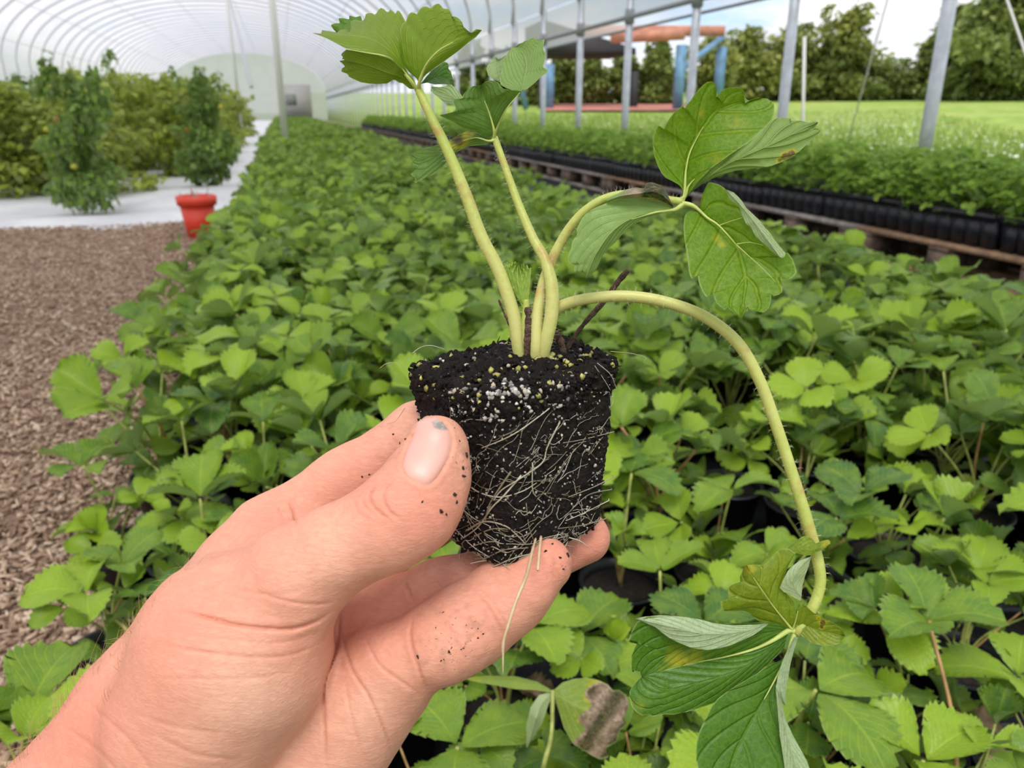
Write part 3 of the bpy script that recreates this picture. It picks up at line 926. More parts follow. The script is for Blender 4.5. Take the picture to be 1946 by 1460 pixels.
def hand_sdf(p, fine=True):
    c = lambda *a: cs(*a)
    d = rc(p, c(345, 1395, .2270), c(-60, 1840, .236), .0300, .0345, np.array([1, 1, 1.22]))      # wrist and forearm
    def add(e, k):
        nonlocal d
        d = smin(d, e, k)
    add(rc(p, c(300, 1340, .2330), c(520, 1018, .2450), .0190, .0118), .014)      # metacarpals under the palm
    add(rc(p, c(330, 1360, .2360), c(640, 1095, .2500), .0180, .0115), .012)
    add(rc(p, c(380, 1420, .2360), c(715, 1188, .2440), .0180, .0112), .012)
    add(rc(p, c(440, 1530, .2300), c(738, 1290, .2240), .0190, .0112), .012)
    add(rc(p, c(560, 1520, .2300), c(733, 1285, .2250), .0200, .0120), .012)
    add(rc(p, c(600, 1215, .2470), c(470, 1400, .2380), .0120, .0180), .010)
    add(rc(p, c(470, 1060, .2360), c(590, 1040, .2360), .0100, .0080), .014)      # web between thumb and index
    add(rc(p, c(380, 1190, .2230), c(500, 1090, .2240), .0150, .0110), .014)
    th = rc(p, c(452, 1248, .2120), c(378, 1370, .2150), .0258, .0245)
    th = smin(th, rc(p, c(420, 1210, .2130), c(562, 1112, .2070), .0195, .0135), .010)
    d = smin(d, th, .0045)
    for nm, k in (('index', .006), ('middle', .005), ('ring', .005), ('pinky', .0045), ('thumb', .0055)):
        d = smin(d, chain(p, FINGERS[nm]), k)
    # muscle and pad bulges
    add(rc(p, c(800, 985, .2035), c(838, 905, .2075), .0085, .0075), .006)        # thumb pad
    add(rc(p, c(840, 1235, .2150), c(880, 1210, .2165), .0070, .0070), .006)      # little finger pads
    add(rc(p, c(955, 1156, .2200), c(998, 1118, .2195), .0062, .0060), .005)
    if fine:
        z = np.maximum(p[:, 2], .05)
        q = np.stack([p[:, 0] / z * FPX + 973, 730 - p[:, 1] / z * FPX], 1)
        near = np.abs(d) < .004
        qi = q[near]; zi = z[near]
        add_ = np.zeros(len(qi))
        for pts, w, dep, zmax in CREASES:
            a = np.asarray(pts, float)
            lo, hi = a.min(0) - 4 * w, a.max(0) + 4 * w
            mk = (qi[:, 0] > lo[0]) & (qi[:, 0] < hi[0]) & (qi[:, 1] > lo[1]) & (qi[:, 1] < hi[1]) & (zi < zmax)
            if not mk.any(): continue
            dd, tp_ = poly_dist(qi[mk], pts, True)
            w_ = w * .5
            g = np.exp(-(dd / w_) ** 2)
            lip = np.exp(-((dd - 3.2 * w_) / (2.2 * w_)) ** 2)
            add_[mk] += .62 * dep * MM * tp_ * (g - .22 * lip)
        # groove around the thumbnail
        mk = (qi[:, 0] > 740) & (qi[:, 0] < 890) & (qi[:, 1] > 770) & (qi[:, 1] < 950) & (zi < .206)
        if mk.any():
            ring_ = NAIL[1:13]
            dd = poly_dist(qi[mk], ring_)
            add_[mk] += .45 * MM * np.exp(-(dd / 4.0) ** 2) - .22 * MM * np.exp(-((dd - 9) / 5.5) ** 2)
        # soft unevenness of skin over bone and tendon
        pn = p[near]
        add_ += .45 * MM * vnoise(pn * 75, 3) + .16 * MM * vnoise(pn * 210, 5)
        d = d.copy(); d[near] += add_
    return d


def surface_nets(vol, org, h):
    """dense signed-distance grid -> quad mesh"""
    s = vol < 0
    nx, ny, nz = vol.shape
    cell = np.zeros((nx - 1, ny - 1, nz - 1), np.int8)
    for a in (0, 1):
        for b in (0, 1):
            for c in (0, 1):
                cell += s[a:nx - 1 + a, b:ny - 1 + b, c:nz - 1 + c]
    act = (cell > 0) & (cell < 8)
    idx = np.full(cell.shape, -1, np.int64)
    ii = np.argwhere(act)
    idx[act] = np.arange(len(ii))
    acc = np.zeros((len(ii), 3)); cnt = np.zeros(len(ii))
    corners = [(a, b, c) for a in (0, 1) for b in (0, 1) for c in (0, 1)]
    for i, A in enumerate(corners):
        for B in corners[i + 1:]:
            if sum(abs(x - y) for x, y in zip(A, B)) != 1: continue
            va = vol[ii[:, 0] + A[0], ii[:, 1] + A[1], ii[:, 2] + A[2]]
            vb = vol[ii[:, 0] + B[0], ii[:, 1] + B[1], ii[:, 2] + B[2]]
            m_ = (va < 0) != (vb < 0)
            t = va[m_] / (va[m_] - vb[m_])
            acc[m_] += np.array(A) + t[:, None] * (np.array(B) - np.array(A)); cnt[m_] += 1
    v = org + (ii + acc / cnt[:, None]) * h
    quads = []
    for ax in range(3):
        o = [1 if k == ax else 0 for k in range(3)]
        sl0 = tuple(slice(0, vol.shape[k] - o[k]) for k in range(3))
        sl1 = tuple(slice(o[k], None) for k in range(3))
        ch = s[sl0] != s[sl1]
        e = np.argwhere(ch)
        b1, b2 = [k for k in range(3) if k != ax]
        ok = (e[:, b1] > 0) & (e[:, b2] > 0) & (e[:, b1] < vol.shape[b1] - 1) & (e[:, b2] < vol.shape[b2] - 1)
        e = e[ok]
        ins = s[e[:, 0], e[:, 1], e[:, 2]]
        d1 = np.zeros(3, int); d1[b1] = 1
        d2 = np.zeros(3, int); d2[b2] = 1
        g = lambda q: idx[q[:, 0], q[:, 1], q[:, 2]]
        Q = np.stack([g(e - d1 - d2), g(e - d2), g(e), g(e - d1)], 1)
        flip = ins if ax != 1 else ~ins
        Q[~flip] = Q[~flip][:, ::-1]
        quads.append(Q)
    q = np.concatenate(quads)
    return v, q[(q >= 0).all(1)]


def sdf_mesh(fn, lo, hi, h, coarse=6, band=1.9):
    n = np.ceil((hi - lo) / h / coarse).astype(int) * coarse
    cn = n // coarse + 1
    H = h * coarse
    g = np.stack(np.meshgrid(*[np.arange(k) for k in cn], indexing='ij'), -1).reshape(-1, 3)
    cv = fn(lo + g * H, False).reshape(cn)
    vol = np.full(n, 1.0, np.float32)
    act = []
    for (i, j, k) in np.argwhere(np.ones(cn - 1, bool)):
        pass
    c0 = cv[:-1, :-1, :-1]
    near = np.abs(cv) < H * band
    nb = np.zeros(c0.shape, bool); mn = np.full(c0.shape, 1e9)
    for a in (0, 1):
        for b in (0, 1):
            for c in (0, 1):
                q = (slice(a, cn[0] - 1 + a), slice(b, cn[1] - 1 + b), slice(c, cn[2] - 1 + c))
                nb |= near[q]; mn = np.minimum(mn, cv[q])
    inside = mn < 0
    vol[:] = np.where(np.repeat(np.repeat(np.repeat(inside, coarse, 0), coarse, 1), coarse, 2), -1.0, 1.0)
    blocks = np.argwhere(nb)
    sub = np.stack(np.meshgrid(*[np.arange(coarse)] * 3, indexing='ij'), -1).reshape(-1, 3)
    for st in range(0, len(blocks), 4000):
        bl = blocks[st:st + 4000]
        pi = (bl[:, None, :] * coarse + sub[None]).reshape(-1, 3)
        vol[pi[:, 0], pi[:, 1], pi[:, 2]] = fn(lo + pi * h, True)
    return surface_nets(vol, lo, h)


HAND_RES = 0.00043
lo = np.array([-.215, -.235, .165]); hi = np.array([.045, .012, .302])
hv, hq = sdf_mesh(hand_sdf, lo, hi, HAND_RES)
# colour fields: redness over joints and pads, dirt on the fingertips
hz = hv[:, 2]
hpx = np.stack([hv[:, 0] / hz * FPX + 973, 730 - hv[:, 1] / hz * FPX], 1)


def blob(cx, cy, r, zmax=.3):
    return np.exp(-((hpx[:, 0] - cx) ** 2 + (hpx[:, 1] - cy) ** 2) / r ** 2) * (hz < zmax)


red = np.clip(blob(850, 960, 90) * .8 + blob(700, 960, 60) * .35 + blob(1040, 1070, 85) * .8 + blob(910, 1180, 80) * .55 + blob(1125, 1020, 70) * .9 + blob(520, 1010, 90) * .6
              + blob(560, 1240, 80) * .5 + blob(330, 1190, 110) * .7 + blob(180, 1350, 120) * .7 + blob(80, 1440, 110) * .7 + blob(430, 1120, 80) * .4 + blob(690, 890, 90) * .55 + blob(800, 1000, 60, .23) * .3 + blob(700, 1200, 90) * .35 + blob(770, 1180, 70) * .3, 0, 1)
pale = np.clip(blob(480, 1320, 110, .22) * .9 + blob(700, 1350, 60) * .6 + blob(860, 1215, 50) * .2 + blob(600, 1060, 70, .22) * .35, 0, 1)
dirt = np.clip(blob(845, 1235, 75, .24) * .85 + blob(900, 1200, 60, .24) * .5 + blob(1070, 1070, 45) * .9 + blob(878, 880, 40, .23) * 1.0 + blob(862, 975, 45, .23) * .75 + blob(850, 1075, 60) * .5
               + blob(745, 840, 50) * .6 + blob(690, 930, 50, .3) * .2 + blob(850, 800, 35, .23) * .7 + blob(1140, 1010, 30) * .3, 0, 1)
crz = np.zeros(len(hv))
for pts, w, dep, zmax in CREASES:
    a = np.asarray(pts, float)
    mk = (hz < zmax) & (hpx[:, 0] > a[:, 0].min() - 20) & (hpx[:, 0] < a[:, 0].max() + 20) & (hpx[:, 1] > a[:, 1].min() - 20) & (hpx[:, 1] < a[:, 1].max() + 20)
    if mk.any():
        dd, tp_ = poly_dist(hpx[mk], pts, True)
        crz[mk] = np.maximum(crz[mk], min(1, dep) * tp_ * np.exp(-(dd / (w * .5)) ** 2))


def skin_material():
    t = NT('skin')
    pos = t.obj()
    red_, pale_, dirt_, cr = t.attr('red'), t.attr('pale'), t.attr('dirt'), t.attr('crease')
    n1 = t.noise(pos, 55.0, 4); n2 = t.noise(pos, 420.0, 3)
    c = t.mix(t.ramp(n1, .3, .72), (.70, .335, .228), (.76, .395, .28))
    c = t.mix(t.math('MULTIPLY', pale_, .7), c, (.80, .50, .365))
    c = t.mix(t.math('MULTIPLY', red_, .75), c, (.73, .27, .19))
    c = t.mix(t.math('MULTIPLY', t.ramp(n2, .45, .75), .25), c, (.60, .25, .165))
    c = t.mix(t.math('MULTIPLY', cr, .45), c, (.50, .17, .10))  # painted shade: skin colour darkened inside the creases
    # fine skin lines, stretched across the arm
    def dotp(v): 
        nd = t.n('VectorMath', dict(operation='DOT_PRODUCT'), i0=pos)
        nd.inputs[1].default_value = tuple(v)
        return nd.outputs['Value']
    al, ac = R * .985 + U * -.17, U * .985 + R * .17          # along and across the creases of the hand
    mp = t.n('CombineXYZ', None, i0=t.math('MULTIPLY', dotp(al), .30), i1=dotp(ac), i2=t.math('MULTIPLY', dotp(F), .6))
    mp2 = t.n('CombineXYZ', None, i0=t.math('MULTIPLY', dotp(al * .8 + ac * .6), .35), i1=dotp(ac * .8 - al * .6), i2=t.math('MULTIPLY', dotp(F), .6))
    wa, wb = t.noise(mp.outputs[0], 480.0, 6, .66), t.noise(mp2.outputs[0], 620.0, 5, .66)
    rid = lambda q: t.math('SUBTRACT', 1.0, t.math('ABSOLUTE', t.math('MULTIPLY_ADD', q, 2.0, -1.0)))
    ra, rb_ = t.math('POWER', rid(wa), 10.0), t.math('POWER', rid(wb), 8.0)
    wr = t.math('MULTIPLY', t.math('ADD', t.math('MULTIPLY', ra, .75), t.math('MULTIPLY', rb_, .45)), -1.0)
    c = t.mix(t.math('MULTIPLY', ra, .2), c, (.52, .19, .12))
    vo = t.n('TexVoronoi', dict(feature='DISTANCE_TO_EDGE'), Vector=mp.outputs[0], Scale=420.0)
    lines = t.ramp(vo.outputs['Distance'], 0.0, 0.11)
    dn = t.noise(pos, 900.0, 6, .7)
    speck = t.ramp(t.math('ADD', dn, t.math('MULTIPLY', dirt_, .17)), .765, .80)
    smear = t.math('MULTIPLY', t.ramp(t.noise(pos, 260.0, 4), .45, .8), dirt_)
    c = t.mix(t.math('MULTIPLY', smear, .55), c, (.13, .075, .055))
    c = t.mix(t.math('MULTIPLY', speck, t.ramp(dirt_, .08, .3)), c, (.025, .014, .010))
    b = t.n('BsdfPrincipled', None, Base_Color=c, Roughness=.55)
    b.inputs['Subsurface Weight'].default_value = .15
    b.inputs['Subsurface Radius'].default_value = (1.0, .32, .16)
    b.inputs['Subsurface Scale'].default_value = .0035
    b.inputs['Specular IOR Level'].default_value = .30
    h = t.math('ADD', t.math('MULTIPLY', wr, .9), t.math('MULTIPLY', lines, .06))
    h = t.math('ADD', h, t.math('MULTIPLY', t.noise(pos, 1400.0, 2), .12))
    bp = t.n('Bump', None, Strength=.30, Distance=.0008, Height=h)
    t.set(b.inputs['Normal'], bp.outputs[0])
    return t.done(b)


M_SKIN = skin_material()
hme = mesh('person', c2w(hv), hq, attrs=dict(red=red, pale=pale, dirt=dirt, crease=crz))
person = link('person', hme, None, M_SKIN)
tag(person, 'person reaching in with a bare left hand, pinching a root ball between thumb and fingers', 'person')

# thumbnail: a thin hard plate lying on the thumb
def march(x, y, z0=.18, z1=.225):
    x = np.asarray(x, float); y = np.asarray(y, float)
    z = np.full(len(x), z0)
    for _ in range(60):
        p = np.stack([(x - 973) / FPX * z, (730 - y) / FPX * z, z], 1)
        d = hand_sdf(p, False)
        z = z + np.clip(d * .8, -.002, .004)
    return z


npoly = np.array(NAIL, float)
ctr = np.array([813, 855.0])
rim = catmull(np.vstack([np.c_[npoly, np.zeros(len(npoly))], [[*npoly[0], 0]]]), 73)[:-1, :2]
rings = np.linspace(0, 1, 15)
nx_, ny_, off_, rr_ = [], [], [], []
for r_ in rings[1:]:
    q = ctr + (rim - ctr) * r_
    nx_.append(q[:, 0]); ny_.append(q[:, 1]); rr_.append(np.full(72, r_))
nx_ = np.concatenate([[ctr[0]], *nx_]); ny_ = np.concatenate([[ctr[1]], *ny_]); rr_ = np.concatenate([[0], *rr_])
nz_ = march(nx_, ny_)
tipw = np.clip((835 - ny_) / 40, 0, 1)                       # the free edge stands proud, the root sinks under the cuticle
off_ = .00075 * (1 - rr_ ** 8 * (1.25 - 0.55 * tipw))
nz_ = nz_ - off_
nv = np.stack([(nx_ - 973) / FPX * nz_, (730 - ny_) / FPX * nz_, nz_], 1)
nf = [(0, 1 + j, 1 + (j + 1) % 72) for j in range(72)]
for i in range(13):
    for j in range(72):
        j2 = (j + 1) % 72
        nf.append((1 + i * 72 + j, 1 + (i + 1) * 72 + j, 1 + (i + 1) * 72 + j2, 1 + i * 72 + j2))
root = np.clip(1 - np.hypot(nx_ - 786, ny_ - 905) / 34, 0, 1)
free = np.clip(1.25 - np.hypot((nx_ - 842) / 26, (ny_ - 806) / 15), 0, 1)
nme = mesh('thumbnail', c2w(nv), [f[::-1] for f in nf], attrs=dict(root=root, free=free))
t = NT('nail')
c = t.mix(t.attr('root'), (.70, .37, .31), (.76, .445, .38))
c = t.mix(t.ramp(t.attr('free'), .2, .7), c, t.mix(t.ramp(t.noise(t.obj(), 500.0, 3), .4, .6), (.24, .21, .20), (.40, .35, .33)))
b = t.n('BsdfPrincipled', None, Base_Color=c, Roughness=.40)
b.inputs['Subsurface Weight'].default_value = .15
b.inputs['Subsurface Scale'].default_value = .002
nail = link('thumbnail', nme, person, t.done(b))
nail['label'] = 'pale pink thumbnail with a grey chipped corner'

# flecks of soil stuck to the skin
FL = [(886, 868, 2), (881, 905, 1.3), (864, 940, 1.4), (868, 955, 1), (838, 971, 1.4), (848, 977, 1), (802, 955, 1), (833, 822, 1.2), (872, 838, 1), (880, 890, 1.2), (862, 815, 1), (853, 1240, 1.6), (842, 1165, 1), (906, 1214, 1.3), (916, 1206, 1.3), (880, 1246, 1.1), (1063, 1060, 1.2), (1079, 1056, 1.6), (1036, 1048, 1.2), (1050, 1034, 1),
      (748, 826, 1.4), (760, 842, 1), (772, 836, 1.2), (700, 902, .9), (688, 906, .9), (893, 1230, 1), (838, 1255, 1.2), (1070, 1082, .9), (795, 1250, 1.5)]
ico_ = bmesh.new(); bmesh.ops.create_icosphere(ico_, subdivisions=1, radius=1.0)
fv_ = np.array([v_.co[:] for v_ in ico_.verts]); ff_ = [tuple(v_.index for v_ in f_.verts) for f_ in ico_.faces]; ico_.free()
flb = MB(); rgf = np.random.default_rng(2)
fx_ = np.array([a_[0] for a_ in FL], float); fy_ = np.array([a_[1] for a_ in FL], float)
fz_ = march(fx_, fy_, .18, .26)
for x_, y_, z_, (_, _, k_) in zip(fx_, fy_, fz_, FL):
    q_ = fv_ * np.array([.00055, .00032, .0002]) * k_ * (1 + rgf.normal(0, .25, (len(fv_), 1)))
    q_ = q_ @ np.array(Matrix.Rotation(rgf.uniform(0, 3.1), 3, 'Z')).T
    flb.add(c2w(q_ + np.array([(x_ - 973) / FPX * z_, (730 - y_) / FPX * z_, z_])), ff_)
o = flb.build('soil_flecks', simple('soil_fleck', (.018, .010, .007), .8), person, smooth=False); o['kind'] = 'stuff'; o['label'] = 'dark flecks of soil on the fingers'

# fine hairs along the upper edge of the forearm
hb = MB()
rg = np.random.default_rng(5)
nrm = np.zeros_like(hv)
e1 = hv[hq[:, 1]] - hv[hq[:, 0]]; e2 = hv[hq[:, 2]] - hv[hq[:, 0]]
fn_ = np.cross(e1, e2)
for k in range(4): np.add.at(nrm, hq[:, k], fn_)
nrm /= np.linalg.norm(nrm, axis=1)[:, None] + 1e-12
edge = np.where((hpx[:, 0] > -40) & (hpx[:, 0] < 375) & (hpx[:, 1] > 1060) & (np.abs(nrm[:, 2]) < .55) & (nrm[:, 1] > .3))[0]
sel = rg.choice(edge, 420, replace=False)
for i in sel:
    x = hpx[i, 0]
    if x > 250 and rg.random() < .55: continue
    L = rg.uniform(.003, .0085) * (1.25 if x < 170 else .75)
    n_ = nrm[i]; tg = np.array([.55, .45, 0]) * rg.choice([-1, 1], p=[.25, .75]) + rg.normal(0, .3, 3)
    tg -= n_ * (tg @ n_); tg /= np.linalg.norm(tg)
    s_ = np.linspace(0, 1, 5)[:, None]
    pts = hv[i] + n_ * (-.0003) + s_ * L * (n_ * .55 + tg * .5) + (s_ ** 2) * L * tg * .45 * rg.uniform(.3, 1.2)
    v, f, _ = tube(pts, np.array([.00005, .000045, .00004, .00003, .000012]), 3, False)
    hb.add(c2w(v), f)
M_HAIR = simple('arm_hair', (.42, .28, .13), .5)
ah = hb.build('arm_hair', M_HAIR, person)
ah['kind'] = 'stuff'; ah['label'] = 'fine blond hairs on the forearm'
# ================================================================== the seedling held in the hand
TOP = [(749, 704, .2350), (957, 762, .2065), (1193, 692, .2360), (1045, 628, .2660)]     # left, near, right, far corner
BOT = [(838, 1024, .2400), (962, 1090, .2150), (1152, 1002, .2365), (1030, 955, .2620)]
TOPW = np.array([P(*a) for a in TOP]); BOTW = np.array([P(*a) for a in BOT])


def plug_pt(a, b, w):
    """a, b in -1..1 across the plug (left-near-right-far corners), w 0 bottom .. 1 top"""
    q = [(1 - a) * (1 - b) / 4, (1 + a) * (1 - b) / 4, (1 + a) * (1 + b) / 4, (1 - a) * (1 + b) / 4]
    top = sum(q[i][:, None] * TOPW[i] for i in range(4)); bot = sum(q[i][:, None] * BOTW[i] for i in range(4))
    return bot * (1 - w[:, None]) + top * w[:, None]


def plug_side(th, w):
    n = 5.5
    c, s = np.cos(th), np.sin(th)
    r = (np.abs(c) ** n + np.abs(s) ** n) ** (-1 / n)
    sh = np.where(w < .08, 1 - .10 * (1 - np.sqrt(np.clip(1 - ((.08 - w) / .08) ** 2, 0, 1))), 1.0)
    return plug_pt(r * c * sh, r * s * sh, w)


PC = (TOPW.mean(0) + BOTW.mean(0)) / 2
plant = empty('strawberry_seedling', tuple(BOTW.mean(0)))
tag(plant, 'young strawberry seedling with a bare dark root ball, held up in the hand', 'strawberry plant')

NA, NW, NR = 440, 230, 70
th = np.linspace(0, 2 * math.pi, NA, endpoint=False)
W_ = np.linspace(0, 1, NW)
thg, wg = np.meshgrid(th, W_)
side = plug_side(thg.ravel(), wg.ravel())
capr = np.linspace(1, 0, NR + 1)[1:]
n_ = 5.5
rr = (np.abs(np.cos(th)) ** n_ + np.abs(np.sin(th)) ** n_) ** (-1 / n_)
top_v, bot_v = [], []
for r_ in capr:
    top_v.append(plug_pt(rr * np.cos(th) * r_, rr * np.sin(th) * r_, np.ones(NA)))
    bot_v.append(plug_pt(.9 * rr * np.cos(th) * r_, .9 * rr * np.sin(th) * r_, np.zeros(NA)))
V = np.concatenate([side] + top_v + bot_v)
nS = NA * NW
f = []
idx = np.arange(NA); nx = (idx + 1) % NA
rows = [idx + i * NA for i in range(NW)]
topr = [rows[-1]] + [nS + i * NA + idx for i in range(NR)]
botr = [rows[0]] + [nS + (NR + i) * NA + idx for i in range(NR)]
Q = []
for a, b_ in zip(rows[:-1], rows[1:]): Q.append(np.stack([a, a[nx], b_[nx], b_], 1))
for a, b_ in zip(topr[:-1], topr[1:]): Q.append(np.stack([a, a[nx], b_[nx], b_], 1))
for a, b_ in zip(botr[:-1], botr[1:]): Q.append(np.stack([b_, b_[nx], a[nx], a], 1))
Q = np.concatenate(Q)


def soil_disp(v, out, w):
    """crumbly displacement along out"""
    a = .9 * vnoise(v * 260, 11) + .7 * vnoise(v * 620, 12) + .42 * vnoise(v * 1400, 13)
    lump = np.maximum(0, vnoise(v * 420, 14)) ** 2
    amp = .00062 + .00085 * np.clip((w - .86) / .14, 0, 1)
    return v + out * (amp * (a + 1.2 * lump))[:, None]


out = side - np.stack([np.interp(wg.ravel(), [0, 1], [BOTW.mean(0)[k], TOPW.mean(0)[k]]) for k in range(3)], 1)
upv = TOPW.mean(0) - BOTW.mean(0); upv /= np.linalg.norm(upv)
out -= (out @ upv)[:, None] * upv
out /= np.linalg.norm(out, axis=1)[:, None] + 1e-9
wgt = np.clip((wg.ravel() - .93) / .07, 0, 1)[:, None]
out = out * (1 - wgt * .6) + upv * wgt * .6
allout = np.concatenate([out, np.tile(upv, (NA * NR, 1)), np.tile(-upv, (NA * NR, 1))])
allw = np.concatenate([wg.ravel(), np.ones(NA * NR), np.zeros(NA * NR)])
mound = np.zeros(len(V)); mound[nS:nS + NA * NR] = np.repeat(.0022 * (1 - capr ** 2), NA)
V2 = soil_disp(V, allout, allw) + upv * mound[:, None]

t = NT('potting_soil')
pos = t.obj()
a = t.noise(pos, 420.0, 5, .65); b2 = t.noise(pos, 1500.0, 3)
c = t.mix(t.ramp(a, .35, .68), (.0022, .0015, .0013), (.012, .0070, .0048))
c = t.mix(t.math('MULTIPLY', t.ramp(b2, .62, .75), .6), c, (.05, .030, .02))
c = t.mix(t.math('MULTIPLY', t.ramp(t.noise(pos, 900.0, 2), .66, .72), .7), c, (.10, .09, .08))
bs = t.n('BsdfPrincipled', None, Base_Color=c, Roughness=.78)
bs.inputs['Specular IOR Level'].default_value = .22
bp = t.n('Bump', None, Strength=.8, Distance=.0012, Height=t.math('ADD', a, t.math('MULTIPLY', b2, .5)))
t.set(bs.inputs['Normal'], bp.outputs[0])
M_SOIL = t.done(bs)
ball = link('root_ball', mesh('root_ball', V2, Q), plant, M_SOIL)
ball['label'] = 'square plug of black potting soil bound by white roots'

# ---- perlite, crumbs, algae
rg = np.random.default_rng(21)
ico = bmesh.new(); bmesh.ops.create_icosphere(ico, subdivisions=1, radius=1.0)
ICV = np.array([v_.co[:] for v_ in ico.verts]); ICF = [tuple(v_.index for v_ in f_.verts) for f_ in ico.faces]; ico.free()
tetra = ICV


def grains(pts, rad, sq=.35):
    b_ = MB()
    for p_, r_ in zip(pts, rad):
        s_ = rg.uniform(1 - sq, 1 + sq, 3)
        jit = ICV * (1 + rg.normal(0, .2, (len(ICV), 1)))
        b_.add(p_ + jit * s_ * r_, ICF)
    return b_


def side_samples(n, wlo, whi, thlo=math.pi * .72, thhi=math.pi * 1.78):
    # the faces towards the camera: around the near corner
    th_ = rg.uniform(thlo, thhi, n); w_ = rg.uniform(wlo, whi, n)
    return plug_side(th_, w_), th_, w_


# theta of the near corner (a=1, b=-1) is -45 deg; left face b=-1, right face a=1
def on_side(n, wlo, whi, pw=1.0, lo_=-135, hi_=45):
    th_ = np.radians(rg.uniform(lo_, hi_, n)); w_ = wlo + (whi - wlo) * rg.random(n) ** pw
    return soil_disp(plug_side(th_, w_), np.zeros((n, 3)), w_)


def on_top(n, rmax=1.0, bias=None):
    a_ = rg.uniform(-rmax, rmax, n); b_ = rg.uniform(-rmax, rmax, n)
    if bias is not None:
        a_ = np.clip(bias[0] + rg.normal(0, bias[2], n), -1, 1); b_ = np.clip(bias[1] + rg.normal(0, bias[2], n), -1, 1)
    k_ = np.maximum(1, (np.abs(a_) ** 5.5 + np.abs(b_) ** 5.5) ** (1 / 5.5)); a_, b_ = a_ / k_, b_ / k_
    rad_ = np.maximum(np.abs(a_), np.abs(b_))
    return plug_pt(a_, b_, np.ones(n)) + upv * (.0022 * (1 - rad_ ** 2) + .0003)[:, None]


M_PERL = simple('perlite', (.40, .385, .36), .75, var=.25, scale=900, bump=.3)
t = NT('perlite')
rp_n = t.n('ValToRGB'); t.set(rp_n.inputs[0], t.n('NewGeometry').outputs['Random Per Island'])
rp_n.color_ramp.elements[0].color = (.10, .09, .085, 1); rp_n.color_ramp.elements[1].color = (.62, .60, .56, 1)
for p_, c_ in ((.35, (.24, .225, .21, 1)), (.62, (.40, .385, .36, 1)), (.82, (.46, .38, .26, 1))):
    e_ = rp_n.color_ramp.elements.new(p_); e_.color = c_
M_PERL = t.done(t.n('BsdfPrincipled', None, Base_Color=rp_n.outputs[0], Roughness=.7))
M_ALG = simple('algae_perlite', (.34, .32, .085), .6, var=.5, scale=500)
pp = np.concatenate([on_side(900, .04, .97), on_side(90, .86, 1.0, lo_=-90, hi_=0), on_top(70), on_top(60, bias=(.8, -.8, .25))])
pr = np.concatenate([rg.uniform(.00014, .00046, 900), rg.uniform(.0004, .00085, 90), rg.uniform(.0003, .0008, 70), rg.uniform(.0004, .0009, 60)])
o = grains(pp, pr).build('perlite', M_PERL, ball, smooth=False); o['kind'] = 'stuff'; o['label'] = 'white perlite grains'
ap = np.concatenate([on_top(34), on_top(26, bias=(.5, .2, .35)), on_side(12, .9, 1.0)])
o = grains(ap, rg.uniform(.0004, .0012, len(ap)), .25).build('perlite', M_ALG, ball, smooth=True); o['kind'] = 'stuff'; o['label'] = 'yellow green algae covered grains'
cp = np.concatenate([on_side(760, .86, 1.0, lo_=-180, hi_=90), on_top(620), on_side(420, .0, .9)])
crv = grains(cp, rg.uniform(.00025, .0009, len(cp)) * (1 + .5 * (rg.random(len(cp)) > .93)), .7)
for k in range(130):                                   # little fibres of peat standing out of the rim
    p0 = (on_side(1, .93, 1.0, lo_=-180, hi_=90) if k % 2 else on_top(1))[0]
    d_ = rg.normal(0, 1, 3); d_ /= np.linalg.norm(d_); d_ += upv * .3
    L = rg.uniform(.001, .0038)
    v, f_, _ = tube(np.array([p0 - d_ * L * .4, p0 + d_ * L * .2 + rg.normal(0, .0003, 3), p0 + d_ * L * .7]), np.array([.00016, .00014, .00006]) * rg.uniform(.7, 1.6), 4)
    crv.add(v, f_)
o = crv.build('soil_crumbs', M_SOIL, ball, smooth=False); o['kind'] = 'stuff'

# ---- roots
def root_mat(name, c1, c2):
    t = NT(name)
    c = t.mix(t.ramp(t.noise(t.obj(), 260.0, 3), .35, .7), c1, c2)
    c = t.mix(t.n('NewGeometry').outputs['Random Per Island'], c, tuple(x * .45 for x in c2))
    b = t.n('BsdfPrincipled', None, Base_Color=c, Roughness=.5)
    return t.done(b)


M_ROOT = root_mat('root', (.62, .58, .47), (.40, .33, .22))
M_ROOT2 = root_mat('old_root', (.74, .50, .25), (.85, .66, .42))
rb = MB()


def root_walk(th0, w0, dth, dw, n=16, curl=.25, lift=.0003):
    ths, ws = [th0], [w0]; a_, b_ = dth, dw; ph_ = rg.uniform(0, 6.28)
    for _ in range(n):
        a_ += rg.normal(0, abs(dth) * curl * .5 + .003); b_ += rg.normal(0, .0075) + .004 * math.sin(ph_ + .8 * len(ws))
        b_ = b_ * .92
        ths.append(ths[-1] + a_); ws.append(min(.97, max(.005, ws[-1] + b_)))
    th_, w_ = np.array(ths), np.array(ws)
    p_ = plug_side(th_, w_)
    o_ = p_ - PC; o_ -= (o_ @ upv)[:, None] * upv; o_ /= np.linalg.norm(o_, axis=1)[:, None]
    wob = lift + .0005 * np.abs(vnoise(p_ * 300, 31))
    wob = wob * np.where((np.arange(len(th_)) == 0) | (np.arange(len(th_)) == len(th_) - 1), -.5, 1)
    return catmull(p_ + o_ * wob[:, None], n * 4)


def add_root(pts, r):
    k_ = len(pts)
    rad = r * np.linspace(1, .55, k_) * (1 + .12 * rg.normal(0, 1, k_))
    v, f_, _ = tube(pts, np.maximum(rad, .00005), 5)
    rb.add(v, f_)


